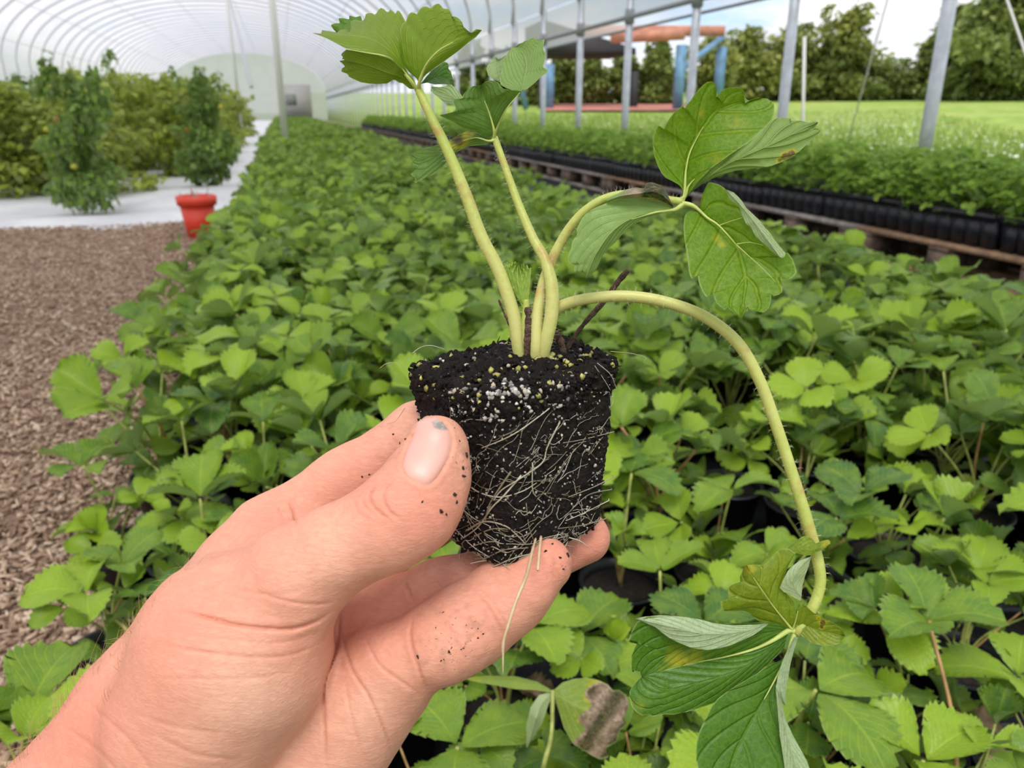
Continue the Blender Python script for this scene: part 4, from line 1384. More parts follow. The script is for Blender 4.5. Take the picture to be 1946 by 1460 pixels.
for k in range(80):     # web of fine roots, denser low down
    w0 = .03 + .62 * rg.random() ** 1.5
    th0 = math.radians(rg.uniform(-132, 42))
    sgn = rg.choice([-1, 1])
    dth = sgn * rg.uniform(.022, .05)
    add_root(root_walk(th0, w0, dth, .0065 * sgn * (1 if th0 > math.radians(-45) else .4) + rg.normal(0, .006), n=int(rg.integers(8, 20)), curl=.45), rg.uniform(.00005, .00011))
for k in range(34):      # finer upper strands
    th0 = math.radians(rg.uniform(-75, 40)); sgn = rg.choice([-1, 1])
    add_root(root_walk(th0, rg.uniform(.5, .88), sgn * rg.uniform(.025, .05), sgn * .008, n=int(rg.integers(7, 14)), curl=.15), rg.uniform(.00006, .00011))
# the thick pale bundle low on the faces and the mat along the bottom edge, traced from what the plug shows
def face_root(pts, r, lift=.0006):
    """points (x, y) on the visible faces"""
    out_ = []
    for (x, y) in pts:
        best = None
        out_.append((x, y))
    q = np.array(out_, float)
    # march onto the plug: nearest side sample along the ray
    res = []
    for (x, y) in q:
        D = F + (x - 973) / FPX * R + (730 - y) / FPX * U
        tt = np.linspace(math.radians(-140), math.radians(48), 120); ww = np.linspace(0, 1, 80)
        res.append((x, y))
    return q


SIDE_TH = np.radians(np.linspace(-140, 50, 240)); SIDE_W = np.linspace(0, 1, 160)
_tg, _wg = np.meshgrid(SIDE_TH, SIDE_W)
SIDE_PTS = plug_side(_tg.ravel(), _wg.ravel())
_rel = SIDE_PTS - CAM
_zz = _rel @ F
SIDE_PX = np.stack([973 + (_rel @ R) / _zz * FPX, 730 - (_rel @ U) / _zz * FPX], 1)


def on_face(x, y):
    i = np.argmin((SIDE_PX[:, 0] - x) ** 2 + (SIDE_PX[:, 1] - y) ** 2)
    return SIDE_PTS[i], _zz[i]


def traced(pts, r, lift=.0007, r2=.6):
    w = []
    for x, y in pts:
        _, z = on_face(x, y)
        w.append(P(x, y, z - lift))
    c_ = catmull(w, 10 * len(w))
    c_[0] -= (c_[0] - PC) * .02
    v, f_, _ = tube(c_, r * np.linspace(1, r2, len(c_)), 6)
    rb.add(v, f_)


for pts, r in [
    ([(1057, 766), (1020, 795), (985, 820), (955, 836), (915, 852)], .00022), ([(1065, 800), (1040, 850), (1030, 880), (985, 912), (950, 935), (925, 975)], .00028),
    ([(970, 898), (948, 930), (930, 960), (922, 990)], .00034), ([(990, 905), (955, 945), (935, 965), (910, 1000), (885, 1020)], .0003),
    ([(880, 900), (900, 930), (945, 945), (990, 935), (1020, 918)], .00024), ([(885, 1010), (920, 992), (960, 1000), (985, 1020), (998, 1034)], .00034),
    ([(900, 1020), (940, 1005), (985, 1012), (1000, 1030)], .00022), ([(870, 960), (900, 985), (930, 1000)], .00018),
    ([(1012, 880), (1012, 930), (1020, 945), (1030, 955)], .00020), ([(1090, 915), (1100, 955), (1120, 985)], .00015), ([(1165, 930), (1120, 940), (1090, 965)], .00018),
    ([(1168, 905), (1130, 925), (1080, 945)], .00018), ([(1160, 950), (1110, 975), (1075, 990)], .00017), ([(1155, 985), (1110, 998), (1060, 1005)], .0002), ([(1170, 820), (1110, 835), (1070, 842)], .00014),
    ([(1000, 958), (1005, 1000), (1015, 1030)], .00016), ([(860, 1000), (900, 1040), (950, 1070)], .00018), ([(850, 1020), (880, 1040), (930, 1060)], .00015),
    ([(880, 1045), (930, 1030), (990, 1035), (1040, 1030)], .00018), ([(915, 1065), (960, 1045), (1010, 1040), (1060, 1020)], .0002), ([(935, 1078), (980, 1060), (1030, 1048)], .00022),
    ([(950, 1084), (985, 1070), (1030, 1040)], .00022), ([(960, 1086), (1000, 1062), (1045, 1030), (1100, 1012)], .0002), ([(955, 1075), (1005, 1055), (1040, 1040)], .00018)]:
    traced(pts, r)
# rootlets sticking out of the bottom edge
for k in range(46):
    th0 = math.radians(rg.uniform(-125, 35))
    p0 = plug_side(np.array([th0]), np.array([.012]))[0]
    o_ = p0 - PC; o_ -= (o_ @ upv) * upv; o_ /= np.linalg.norm(o_)
    tg_ = np.cross(upv, o_) * rg.choice([-1, 1])
    L = rg.uniform(.003, .008)
    s_ = np.linspace(0, 1, 7)[:, None]
    pts = p0 - o_ * .001 + s_ * L * (tg_ * .9 + o_ * rg.uniform(-.05, .3) - upv * rg.uniform(.0, .3)) + s_ ** 2 * L * (rg.normal(0, .25, 3))
    add_root(pts, rg.uniform(.0001, .0002))
for pts, r in [([(1082, 1022), (1105, 1030), (1127, 1049)], .00020), ([(770, 775), (752, 800), (735, 806)], .00012), ([(785, 840), (772, 848), (776, 862)], .00012)]:
    w = []
    for i, (x, y) in enumerate(pts):
        _, z = on_face(min(max(x, 850 if y > 1000 else 775), 1150), min(y, 1010))
        w.append(P(x, y, z - .001))
    c_ = catmull(w, 24); v, f_, _ = tube(c_, r * np.linspace(1, .4, 24), 5); rb.add(v, f_)
# a few arching threads on top of the soil
for pts in [[(722, 700), (735, 691), (752, 690), (765, 700)], [(783, 672), (800, 660), (820, 657), (845, 664)], [(1160, 668), (1200, 672), (1228, 680), (1222, 686)], [(1135, 690), (1160, 712), (1172, 740)], [(1130, 695), (1150, 725), (1160, 742)]]:
    w = [P(x, y, .2345 - (.006 if x > 1100 else 0)) for x, y in pts]
    c_ = catmull(w, 22); v, f_, _ = tube(c_, np.linspace(.00011, .00006, 22), 4); rb.add(v, f_)
o = rb.build('roots', M_ROOT, ball); o['kind'] = 'stuff'; o['label'] = 'web of thin white roots'
w = [P(1018, 1024, .2190), P(1011, 1050, .2128), P(1003, 1085, .2050), P(994, 1110, .1975), P(978, 1150, .1945), P(967, 1185, .1935), P(957, 1220, .1935), P(956, 1250, .194), P(956, 1282, .1945)]
c_ = catmull(w, 60)
v, f_, _ = tube(c_, np.interp(np.linspace(0, 1, 60), [0, .2, .5, .85, .93, 1], [.00034, .00046, .00050, .00040, .00024, .0001]) * (1 + .08 * rg.normal(0, 1, 60)), 7)
hb_ = MB().add(v, f_)
hb_.tube(catmull([P(1028, 1020, .2190), P(1025, 1046, .2125), P(1022, 1084, .2050)], 12), .0004, 6)
o = hb_.build('hanging_root', M_ROOT2, ball); o['label'] = 'long tan root hanging below'

# ---- stalks and leaves
def stalk_mat():
    t = NT('stalk')
    uv = t.n('TexCoord').outputs['UV']
    u = t.n('SeparateXYZ', None, Vector=uv).outputs[0]
    pos = t.gen()
    n1 = t.noise(pos, 160.0, 3)
    c = t.mix(t.ramp(u, 0.0, .9), (.55, .53, .185), (.385, .455, .085))
    c = t.mix(t.math('MULTIPLY', t.ramp(n1, .4, .7), .5), c, (.52, .55, .16))
    pk = t.math('MULTIPLY', t.ramp(t.noise(pos, 75.0, 4), .57, .70), .6)
    c = t.mix(pk, c, (.42, .20, .07))
    sp = t.ramp(t.noise(pos, 620.0, 3), .72, .76)
    c = t.mix(t.math('MULTIPLY', sp, t.ramp(u, .0, .25, 1.0, .0)), c, (.05, .025, .015))
    b = t.n('BsdfPrincipled', None, Base_Color=c, Roughness=.42)
    b.inputs['Subsurface Weight'].default_value = .25
    b.inputs['Subsurface Radius'].default_value = (1, 1, .3)
    b.inputs['Subsurface Scale'].default_value = .002
    bp = t.n('Bump', None, Strength=.2, Distance=.001, Height=t.noise(pos, 500.0, 3))
    t.set(b.inputs['Normal'], bp.outputs[0])
    return t.done(b)


M_STALK = stalk_mat()
M_RIB = simple('leaf_rib', (.43, .51, .13), .5, var=.15, scale=200)
M_FUZZ = simple('fuzz', (.72, .72, .52), .6)
M_H1 = leaf_mat('hero_leaf', (.058, .175, .010), (.165, .300, .008), (.205, .320, .085), rand='none', nv=6.5, transl=.34, rough=.5, spots=True, bump=.6, veinmix=.3)
M_H2 = leaf_mat('hero_leaf_under', (.060, .170, .012), (.120, .260, .012), (.205, .305, .022), rand='none', nv=6.0, transl=.42, spots=True, bump=.5)
M_H3 = leaf_mat('hero_leaf_grey', (.100, .230, .032), (.150, .300, .036), (.22, .345, .095), rand='none', nv=6.0, transl=.30, spots=True, bump=.6)
M_H4 = leaf_mat('hero_leaf_dark', (.036, .125, .012), (.085, .205, .012), (.36, .47, .25), rand='none', nv=5.0, transl=.25, spots=True, bump=.6, veinmix=.22)


M_H7 = leaf_mat('hero_leaf_deep_green', (.050, .140, .014), (.090, .200, .016), (.105, .205, .032), rand='none', nv=6.0, transl=.34, spots=True, bump=.6)  # deep green leaf with a darker underside, for the middle stalk
M_H6 = leaf_mat('hero_leaf_olive', (.115, .205, .014), (.205, .290, .016), (.36, .47, .25), rand='none', nv=5.0, transl=.3, spots=True, bump=.5, veinmix=.25)


def make_stalk(parent, pts, radpx, base_z=None):
    """pts (x, y, distance); radpx: stalk width in px at those points"""
    w = np.array([P(*a) for a in pts])
    rad = np.array([r * .5 * a[2] / FPX for r, a in zip(radpx, pts)])
    n = 70
    c_ = catmull(w, n)
    seg = np.concatenate([[0], np.cumsum(np.linalg.norm(np.diff(w, axis=0), axis=1))]); seg /= seg[-1]
    r_ = np.interp(np.linspace(0, 1, n), seg, rad)
    v, f_, uv = tube(c_, r_, 14)
    o = link('leaf_stalk', mesh('leaf_stalk', v, f_, uv), parent, M_STALK)
    fb = MB()
    T = np.gradient(c_, axis=0); T /= np.linalg.norm(T, axis=1)[:, None]
    L = seg[-1]
    nh = int(np.linalg.norm(np.diff(c_, axis=0), axis=1).sum() / .0002)
    for _ in range(nh):
        i = int(rg.integers(2, n - 1))
        d_ = rg.normal(0, 1, 3); d_ -= T[i] * (d_ @ T[i]); d_ /= np.linalg.norm(d_)
        ln = rg.uniform(.0008, .0020)
        p0 = c_[i] + d_ * r_[i] * .95
        pts_ = np.array([p0, p0 + d_ * ln * .6 + T[i] * rg.normal(0, .2) * ln, p0 + d_ * ln + T[i] * rg.normal(.1, .25) * ln])
        v, f2, _ = tube(pts_, np.array([.000026, .00002, .000008]), 3, False)
        fb.add(v, f2)
    q = fb.build('fuzz', M_FUZZ, parent); q['kind'] = 'stuff'
    return o


def patch(A, Mid, B, N=64, K=14, dA=(.23, .23), dM=(.23, .23), dB=(.23, .23), bulge=.0, flip=False, pleat=0, wav=.0006, seed=1, spots=(), pale=0.0, wither=0.0, smoothA=False, quilt=.00028, slope=.42, nv=6.5):
    """a piece of leaf blade between edge A, midrib Mid and edge B, each running from the base to the tip.
    Points are (x, y) in the photograph; dA, dM, dB give the distances along each (values spaced evenly)."""
    def prep(pts, d, sm):
        q = lin([(a[0], a[1]) for a in pts], N) if not sm else catmull([(a[0], a[1], 0) for a in pts], N)[:, :2]
        dd = np.interp(np.linspace(0, 1, N), np.linspace(0, 1, len(d)), d)
        return np.c_[q, dd]
    a_, m_, b_ = prep(A, dA, smoothA), prep(Mid, dM, True), prep(B, dB, smoothA)
    rows, UVs = [], []
    for side_, e in ((-1, a_), (1, b_)):
        rng_ = np.linspace(1, 0, K)[:-1] if side_ < 0 else np.linspace(0, 1, K)
        for s in rng_:
            x = m_ * (1 - s) + e * s
            x = x.copy(); x[:, 2] += bulge * 4 * s * (1 - s) * np.sin(np.linspace(0, math.pi, N)) ** .7
            rows.append(x)
            UVs.append(np.c_[np.linspace(0, 1, N), np.full(N, .5 + .5 * side_ * s)])
    X = np.array(rows); UVs = np.array(UVs)
    S = np.abs(UVs[..., 1] * 2 - 1)
    ph = (UVs[..., 0] - S * slope) * nv
    fr = ph - np.floor(ph); vd = np.minimum(fr, 1 - fr)
    X[..., 2] += (quilt * (np.clip(vd / .3, 0, 1)) * np.clip(S * 4, 0, 1) * (1 - .4 * S)) * (-1 if not flip else 1)
    w = c2w(np.stack([(X[..., 0] - 973) / FPX * X[..., 2], (730 - X[..., 1]) / FPX * X[..., 2], X[..., 2]], -1).reshape(-1, 3))
    edge_amp = (.25 + .75 * S.ravel())
    w = w + F * (wav * vnoise(w * 70, seed) * edge_amp + .35 * wav * vnoise(w * 190, seed + 5))[:, None]
    if pleat: w = w + F * (.0011 * np.sin(UVs[..., 1].ravel() * pleat * 2 * math.pi) * UVs[..., 0].ravel())[:, None]
    nr = X.shape[0]
    i = np.arange(nr - 1)[:, None] * N + np.arange(N - 1)[None]
    i = i.ravel()
    q = np.stack([i, i + 1, i + N + 1, i + N], 1)
    n_ = np.cross(w[q[:, 1]] - w[q[:, 0]], w[q[:, 3]] - w[q[:, 0]])
    vis_ = np.einsum('ij,ij->i', n_, CAM - w[q[:, 0]]).sum() > 0       # which side the camera sees
    if vis_ == bool(flip): q = q[:, ::-1]
    xy = X[..., :2].reshape(-1, 2)
    sp = np.zeros(len(xy))
    for (cx, cy, r, k) in spots: sp = np.maximum(sp, k * np.exp(-((xy[:, 0] - cx) ** 2 + (xy[:, 1] - cy) ** 2) / r ** 2))
    wt = wither(xy) if callable(wither) else np.full(len(xy), wither)
    return w, q, UVs.reshape(-1, 2), sp, np.full(len(xy), pale), wt, ph.reshape(-1) + 40


def leaflet(parent, mat, patches, name='leaflet', stem=None, label=None):
    vs, qs, us, sp, pl, wt, n, vp = [], [], [], [], [], [], 0, []
    for p_ in patches:
        vp.append(p_[6])
       
        vs.append(p_[0]); qs.append(p_[1] + n); us.append(p_[2]); sp.append(p_[3]); pl.append(p_[4]); wt.append(p_[5]); n += len(p_[0])
    me = mesh(name, np.concatenate(vs), np.concatenate(qs), np.concatenate(us), attrs=dict(spot=np.concatenate(sp), pale=np.concatenate(pl), wither=np.concatenate(wt), vein_phase=np.concatenate(vp)))
    o = link(name, me, parent, mat)
    if label: o['label'] = label
    return o


def leaf(loc, label):
    e = empty('leaf', tuple(np.array(loc) - np.array(plant.location)), parent=plant)
    e['label'] = label
    return e


def rib(parent, pts, wpx):
    w = np.array([P(*a) for a in pts]); rad = np.interp(np.linspace(0, 1, 40), [0, .35, 1], [wpx[0], wpx[0] * .45 + wpx[1] * .2, wpx[1] * .6]) * .42 * pts[0][2] / FPX
    v, f_, uv = tube(catmull(w, 40), rad, 8)
    return v, f_, uv


def ribs(parent, lst):
    b_ = MB()
    for pts, wpx in lst:
        v, f_, uv = rib(parent, pts, wpx); b_.add(v, f_, uv + np.array([.5, 0]) * 1.0)
    return b_.build('leaflet_stem', M_RIB, parent)


# --- leaf A: tall stalk at the left, cupped leaf seen from below
LA = leaf(P(790, 165, .232), 'tallest leaf, cupped and seen from below')
make_stalk(LA, [(990, 690, .2380), (985, 652, .2362), (976, 600, .2350), (951, 522, .2340), (915, 450, .2335), (886, 372, .233), (850, 285, .2325), (818, 220, .232), (794, 168, .2318)], [25, 27, 26, 25, 24, 23, 20, 17, 15])
ribA1 = [(794, 168), (768, 137), (749, 117), (731, 107), (692, 100), (658, 93), (620, 73), (595, 64)]
leaflet(LA, M_H2, [
    patch([(794, 168), (786, 150), (776, 140), (764, 112), (763, 80), (772, 42), (767, 34), (764, 27), (756, 17), (751, 26), (748, 22), (741, 17), (737, 25), (733, 20), (727, 15), (722, 15), (717, 22), (714, 29), (708, 25), (695, 25), (694, 33), (688, 40), (677, 37), (665, 39), (667, 46), (672, 60), (660, 55), (643, 57), (645, 66), (640, 62), (610, 58), (616, 66), (595, 64)],
          [(794, 168), (772, 140), (756, 112), (730, 88), (700, 72), (660, 66), (625, 66), (595, 64)], ribA1, dA=(.2318, .236, .240, .236, .2255), dM=(.2318, .229, .2265, .225, .2235), dB=(.2318, .2245, .2215, .2215, .222), flip=True, bulge=-.001, seed=3, slope=.8),
    patch([(690, 44), (686, 31), (676, 34), (664, 30), (664, 38), (652, 35), (643, 35), (646, 44), (636, 44), (628, 47), (634, 56), (640, 62)], [(696, 50), (672, 48), (648, 58)], [(705, 60), (680, 62), (655, 68)], N=40, K=6, dA=(.244, .243), dM=(.2405, .239), dB=(.236, .234), flip=False, seed=4),
    patch([(794, 168), (768, 137), (749, 117), (731, 107), (692, 99), (658, 94)], [(794, 168), (765, 148), (735, 138), (700, 125), (670, 118), (650, 112)],
          [(794, 168), (778, 168), (765, 157), (758, 156), (751, 151), (743, 151), (736, 158), (717, 159), (700, 158), (685, 156), (663, 146), (661, 141), (648, 136), (650, 130), (656, 127), (650, 120), (644, 116), (650, 115), (656, 114), (648, 104), (650, 101), (658, 94)],
          dA=(.2318, .2248, .2218, .222), dM=(.2318, .227, .225, .2245), dB=(.2318, .230, .229, .228), flip=True, seed=5, slope=.8)])
leaflet(LA, M_H2, [
    patch([(796, 166), (793, 150), (776, 136), (764, 118), (760, 96), (760, 70), (761, 54), (765, 44), (772, 41), (773, 34), (777, 27), (783, 23), (788, 25), (793, 28), (795, 22), (800, 15), (809, 12), (814, 14), (819, 18), (822, 13), (828, 9), (834, 8), (839, 12), (843, 18), (848, 17), (854, 18), (857, 25), (858, 32), (862, 31), (868, 33), (874, 37), (878, 42), (876, 49), (884, 53), (888, 60), (889, 66), (896, 62), (905, 55), (916, 57)],
          [(796, 166), (801, 147), (811, 121), (833, 97), (861, 80), (887, 68), (916, 57)],
          [(796, 166), (805, 146), (819, 134), (844, 117), (870, 98), (895, 77), (904, 71), (910, 64), (916, 57)],
          dA=(.2318, .232, .231, .226, .222, .222), dM=(.2318, .2265, .224, .2215), dB=(.2318, .2285, .2265, .2225), flip=True, bulge=-.0012, seed=6, slope=.8)])
leaflet(LA, M_H4, [
    patch([(800, 160), (808, 149), (825, 130), (844, 117), (850, 119), (853, 124), (852, 130), (857, 136), (860, 148)], [(800, 160), (830, 146), (859, 152)], [(800, 160), (812, 158), (827, 162), (845, 161), (857, 161), (859, 155), (860, 148)],
          N=48, dA=(.2325, .240, .243), dM=(.2325, .2375, .241), dB=(.2325, .234, .238), seed=7)])
ribs(LA, [([(793, 170, .2315), (775, 147, .2285), (752, 120, .2262), (731, 107, .2215), (700, 101, .2212), (665, 95, .2215)], (11, 2)), ([(795, 170, .2315), (799, 150, .2285), (811, 122, .2255), (833, 97, .2232), (861, 80, .222)], (11, 2.5))])

# --- leaf B: second stalk
LB = leaf(P(938, 258, .232), 'grey green leaf on the middle stalk')
make_stalk(LB, [(1030, 690, .2350), (1038, 648, .2325), (1048, 600, .2312), (1049, 548, .231), (1036, 495, .232), (1014, 455, .2335), (986, 390, .235), (960, 318, .236), (940, 262, .2365)], [20, 25, 27, 26, 21, 18, 16, 14, 13])
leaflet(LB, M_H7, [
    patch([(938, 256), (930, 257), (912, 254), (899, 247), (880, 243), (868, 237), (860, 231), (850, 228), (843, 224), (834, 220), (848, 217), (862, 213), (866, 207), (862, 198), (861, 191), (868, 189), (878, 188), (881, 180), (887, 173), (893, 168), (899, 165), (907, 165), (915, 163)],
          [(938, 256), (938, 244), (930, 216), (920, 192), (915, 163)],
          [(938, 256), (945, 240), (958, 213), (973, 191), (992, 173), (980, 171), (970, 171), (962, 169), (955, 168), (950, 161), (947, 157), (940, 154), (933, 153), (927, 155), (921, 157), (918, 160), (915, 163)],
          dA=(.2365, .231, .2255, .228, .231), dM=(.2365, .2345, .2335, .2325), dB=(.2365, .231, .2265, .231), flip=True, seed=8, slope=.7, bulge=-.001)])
leaflet(LB, M_H3, [
    patch([(988, 175), (975, 171), (962, 166), (951, 160), (950, 148), (954, 132), (958, 117), (962, 104), (970, 96), (971, 92), (977, 90), (982, 89)], [(988, 175), (1000, 130), (995, 105), (982, 89)],
          [(988, 175), (1002, 168), (1016, 157), (1025, 148), (1036, 140), (1043, 134), (1037, 130), (1032, 126), (1035, 114), (1038, 102), (1034, 97), (1032, 92), (1034, 82), (1035, 74), (1028, 77), (1022, 76), (1016, 70), (1010, 72), (1004, 77), (998, 78), (992, 82), (986, 84), (982, 89)],
          dA=(.234, .2405, .246, .2475), dM=(.234, .239, .244, .2475), dB=(.234, .236, .240, .2475), flip=True, seed=9, slope=.9, nv=7),
    patch([(948, 155), (936, 149), (927, 142), (924, 129), (928, 122), (933, 116), (936, 111), (942, 108)], [(950, 156), (945, 130), (944, 111)], [(952, 156), (953, 138), (958, 118), (961, 106), (955, 110), (950, 113), (948, 114), (942, 108)], N=40, K=8,
          dA=(.246, .249), dM=(.245, .249), dB=(.244, .248), pale=.45, flip=True, seed=10, slope=.9)])
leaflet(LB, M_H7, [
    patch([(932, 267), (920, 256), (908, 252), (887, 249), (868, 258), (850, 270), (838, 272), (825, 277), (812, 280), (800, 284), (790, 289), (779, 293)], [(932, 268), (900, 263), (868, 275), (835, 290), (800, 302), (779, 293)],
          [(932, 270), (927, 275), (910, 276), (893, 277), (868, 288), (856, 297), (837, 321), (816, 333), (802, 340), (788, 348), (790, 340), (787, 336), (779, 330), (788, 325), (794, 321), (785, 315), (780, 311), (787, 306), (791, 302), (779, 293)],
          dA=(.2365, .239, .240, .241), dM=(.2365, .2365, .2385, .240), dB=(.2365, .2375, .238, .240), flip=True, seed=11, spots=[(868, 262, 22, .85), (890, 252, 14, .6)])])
leaflet(LB, M_H3, [
    patch([(905, 225), (880, 185), (870, 172), (858, 161), (848, 164), (836, 166), (820, 164)], [(905, 225), (868, 190), (840, 176), (822, 170)], [(905, 225), (880, 215), (862, 200), (845, 196), (834, 186), (824, 178), (818, 172), (820, 164)], N=40, K=9,
          dA=(.246, .250, .251), dM=(.245, .249, .251), dB=(.244, .248, .251), pale=.35, flip=True, seed=12)])
ribs(LB, [([(940, 263, .2362), (938, 244, .234), (930, 216, .2325), (921, 192, .232)], (9, 2)), ([(938, 262, .236), (947, 238, .232), (962, 208, .2275), (988, 176, .2262)], (7, 2)), ([(940, 266, .236), (928, 268, .2355), (905, 262, .2355), (880, 268, .2365)], (7, 2))])

# --- leaf C: the large leaf to the right
LC = leaf(P(1297, 380, .222), 'large leaf with withered brown margin, on the bent stalk')
make_stalk(LC, [(1017, 690, .2350), (1019, 654, .2330), (1022, 595, .2335), (1036, 528, .2345), (1062, 468, .234), (1095, 418, .232), (1135, 385, .230), (1180, 370, .2285), (1230, 372, .2275), (1270, 380, .2255), (1298, 384, .224)], [20, 22, 22, 21, 19, 18, 17, 16, 15, 15, 15])
foldC1 = [(1303, 378), (1324, 347), (1350, 321), (1387, 294), (1424, 270), (1451, 244), (1468, 228)]
leaflet(LC, M_H1, [
    patch([(1300, 374), (1296, 358), (1290, 351), (1278, 344), (1266, 338), (1258, 330), (1253, 321), (1248, 309), (1244, 297), (1242, 284), (1241, 270), (1242, 260), (1244, 251), (1247, 244), (1251, 238), (1256, 241), (1262, 246), (1264, 238), (1268, 231), (1274, 222), (1281, 214), (1289, 207), (1297, 201), (1299, 203), (1301, 207), (1306, 198), (1313, 190), (1318, 182), (1324, 175), (1331, 167), (1338, 160), (1344, 156), (1351, 155), (1356, 156), (1360, 161), (1362, 173), (1361, 186), (1364, 180), (1369, 175), (1373, 171), (1379, 169), (1388, 167), (1398, 167), (1406, 168), (1411, 169), (1413, 174), (1414, 180), (1415, 190), (1415, 197), (1424, 191), (1434, 187), (1447, 186)],
          [(1301, 375), (1303, 325), (1309, 294), (1320, 266), (1340, 236), (1357, 214), (1385, 200), (1415, 193), (1447, 186)],
          foldC1 + [(1472, 212), (1472, 202), (1470, 196), (1464, 191), (1457, 187), (1447, 186)],
          N=110, K=18, dA=(.224, .220, .2165, .216, .219, .222), dM=(.224, .2235, .2225, .222, .223), dB=(.224, .2185, .215, .2155, .219, .222), seed=13, slope=.25, nv=4.5,
          spots=[(1360, 300, 26, .28), (1330, 215, 22, .22), (1400, 230, 30, .25)]),
    patch(foldC1 + [(1477, 225), (1488, 223), (1497, 224), (1504, 225), (1500, 227), (1498, 229), (1509, 229), (1520, 229), (1529, 231), (1538, 233), (1546, 231), (1555, 232)],
          [(1305, 374), (1335, 346), (1380, 314), (1430, 290), (1480, 268), (1520, 248), (1555, 232)],
          [(1308, 372), (1318, 362), (1335, 350), (1355, 339), (1377, 331), (1395, 325), (1414, 322), (1432, 320), (1451, 318), (1465, 315), (1479, 310), (1494, 304), (1507, 297), (1521, 286), (1534, 273), (1544, 265), (1553, 257), (1559, 251), (1560, 246), (1552, 244), (1542, 247), (1547, 243), (1551, 238), (1554, 235), (1555, 232)],
          N=90, K=14, dA=(.224, .2182, .2148, .2152, .216), dM=(.224, .2175, .2135, .2135, .2145), dB=(.224, .218, .214, .214, .2145), flip=True, seed=14, slope=.3, nv=5, wav=.0004, quilt=.0006,
          spots=[(1494, 298, 11, .95), (1505, 292, 9, .9), (1482, 304, 9, .8), (1515, 235, 7, .3)])], label='large bright leaflet folded along its middle')
leaflet(LC, M_H1, [
    patch([(1330, 400), (1326, 403), (1316, 401), (1307, 403), (1302, 409), (1300, 416), (1299, 432), (1300, 448), (1303, 470), (1307, 490), (1308, 504), (1309, 515), (1311, 524), (1315, 531), (1319, 527), (1326, 525), (1327, 534), (1329, 542), (1334, 554), (1341, 565), (1347, 562), (1354, 557), (1357, 568), (1361, 577), (1368, 583), (1377, 590), (1380, 587), (1383, 585), (1389, 591), (1396, 596), (1402, 599), (1408, 602)],
          [(1330, 400), (1344, 414), (1366, 429), (1388, 450), (1402, 470), (1411, 500), (1417, 535), (1413, 570), (1408, 602)],
          [(1330, 400), (1330, 387), (1335, 370), (1341, 355), (1347, 346), (1356, 348), (1366, 351), (1379, 360), (1386, 377), (1396, 386), (1405, 392), (1409, 406), (1418, 426), (1426, 431), (1437, 451), (1452, 464), (1469, 480), (1482, 489), (1490, 482), (1497, 480), (1502, 486), (1507, 493), (1511, 504), (1515, 517), (1510, 524), (1502, 530), (1494, 529), (1486, 526), (1487, 540), (1487, 555), (1480, 560), (1470, 563), (1465, 557), (1466, 566), (1465, 574), (1461, 586), (1452, 594), (1440, 592), (1425, 589), (1421, 583), (1416, 594), (1408, 602)],
          N=110, K=18, dA=(.224, .2185, .2165, .2155, .214, .213), dM=(.224, .2215, .2195, .218, .215, .213), dB=(.224, .2185, .215, .2135, .2125, .213), seed=15, slope=.3, nv=4.5,
          spots=[(1362, 452, 12, .42), (1372, 465, 9, .45), (1400, 560, 25, .15)]),
    patch([(1379, 360), (1386, 377), (1396, 386), (1405, 392), (1409, 406), (1418, 426), (1426, 431), (1437, 451), (1452, 464), (1469, 480), (1482, 489)], [(1379, 360), (1400, 382), (1425, 412), (1455, 452), (1482, 489)],
          [(1379, 360), (1395, 366), (1404, 375), (1410, 382), (1415, 389), (1418, 395), (1431, 407), (1442, 418), (1450, 428), (1460, 440), (1470, 453), (1479, 466), (1487, 474), (1493, 481), (1491, 488), (1486, 491), (1482, 489)], N=70, K=9, dA=(.2158, .2148, .2138, .2132), dM=(.2150, .2135, .2122, .2115), dB=(.2152, .2135, .2122, .212), pale=.9, flip=True, seed=16)])


def withC(xy): return np.clip((xy[:, 0] - 1150) / 70, 0, 1) * .5 + np.clip((xy[:, 0] - 1212) / 16, 0, 1) * .5


leaflet(LC, M_H3, [
    patch([(1284, 396), (1275, 389), (1252, 382), (1235, 378), (1218, 377), (1198, 377), (1178, 379), (1165, 382), (1151, 387), (1137, 393), (1124, 399), (1116, 405), (1109, 411), (1102, 422), (1097, 434), (1096, 440), (1097, 447), (1091, 453), (1087, 461), (1086, 470), (1083, 478), (1080, 488), (1080, 500), (1086, 503), (1093, 503), (1091, 510), (1092, 517), (1102, 517), (1112, 518), (1114, 529)],
          [(1285, 398), (1245, 403), (1200, 416), (1162, 442), (1132, 485), (1114, 529)],
          [(1286, 400), (1277, 402), (1262, 404), (1245, 408), (1231, 412), (1218, 418), (1205, 427), (1191, 437), (1180, 448), (1169, 461), (1160, 469), (1151, 478), (1144, 488), (1139, 498), (1135, 506), (1132, 513), (1123, 521), (1114, 529)],
          N=90, K=16, dA=(.2235, .221, .2195, .2185, .2175), dM=(.2235, .2185, .2155, .215, .2165), dB=(.2235, .2195, .2185, .2185, .2175), flip=True, seed=17, slope=.5, nv=6, spots=[(1268, 388, 9, .38), (1255, 381, 9, .35), (1110, 500, 25, .12)])])
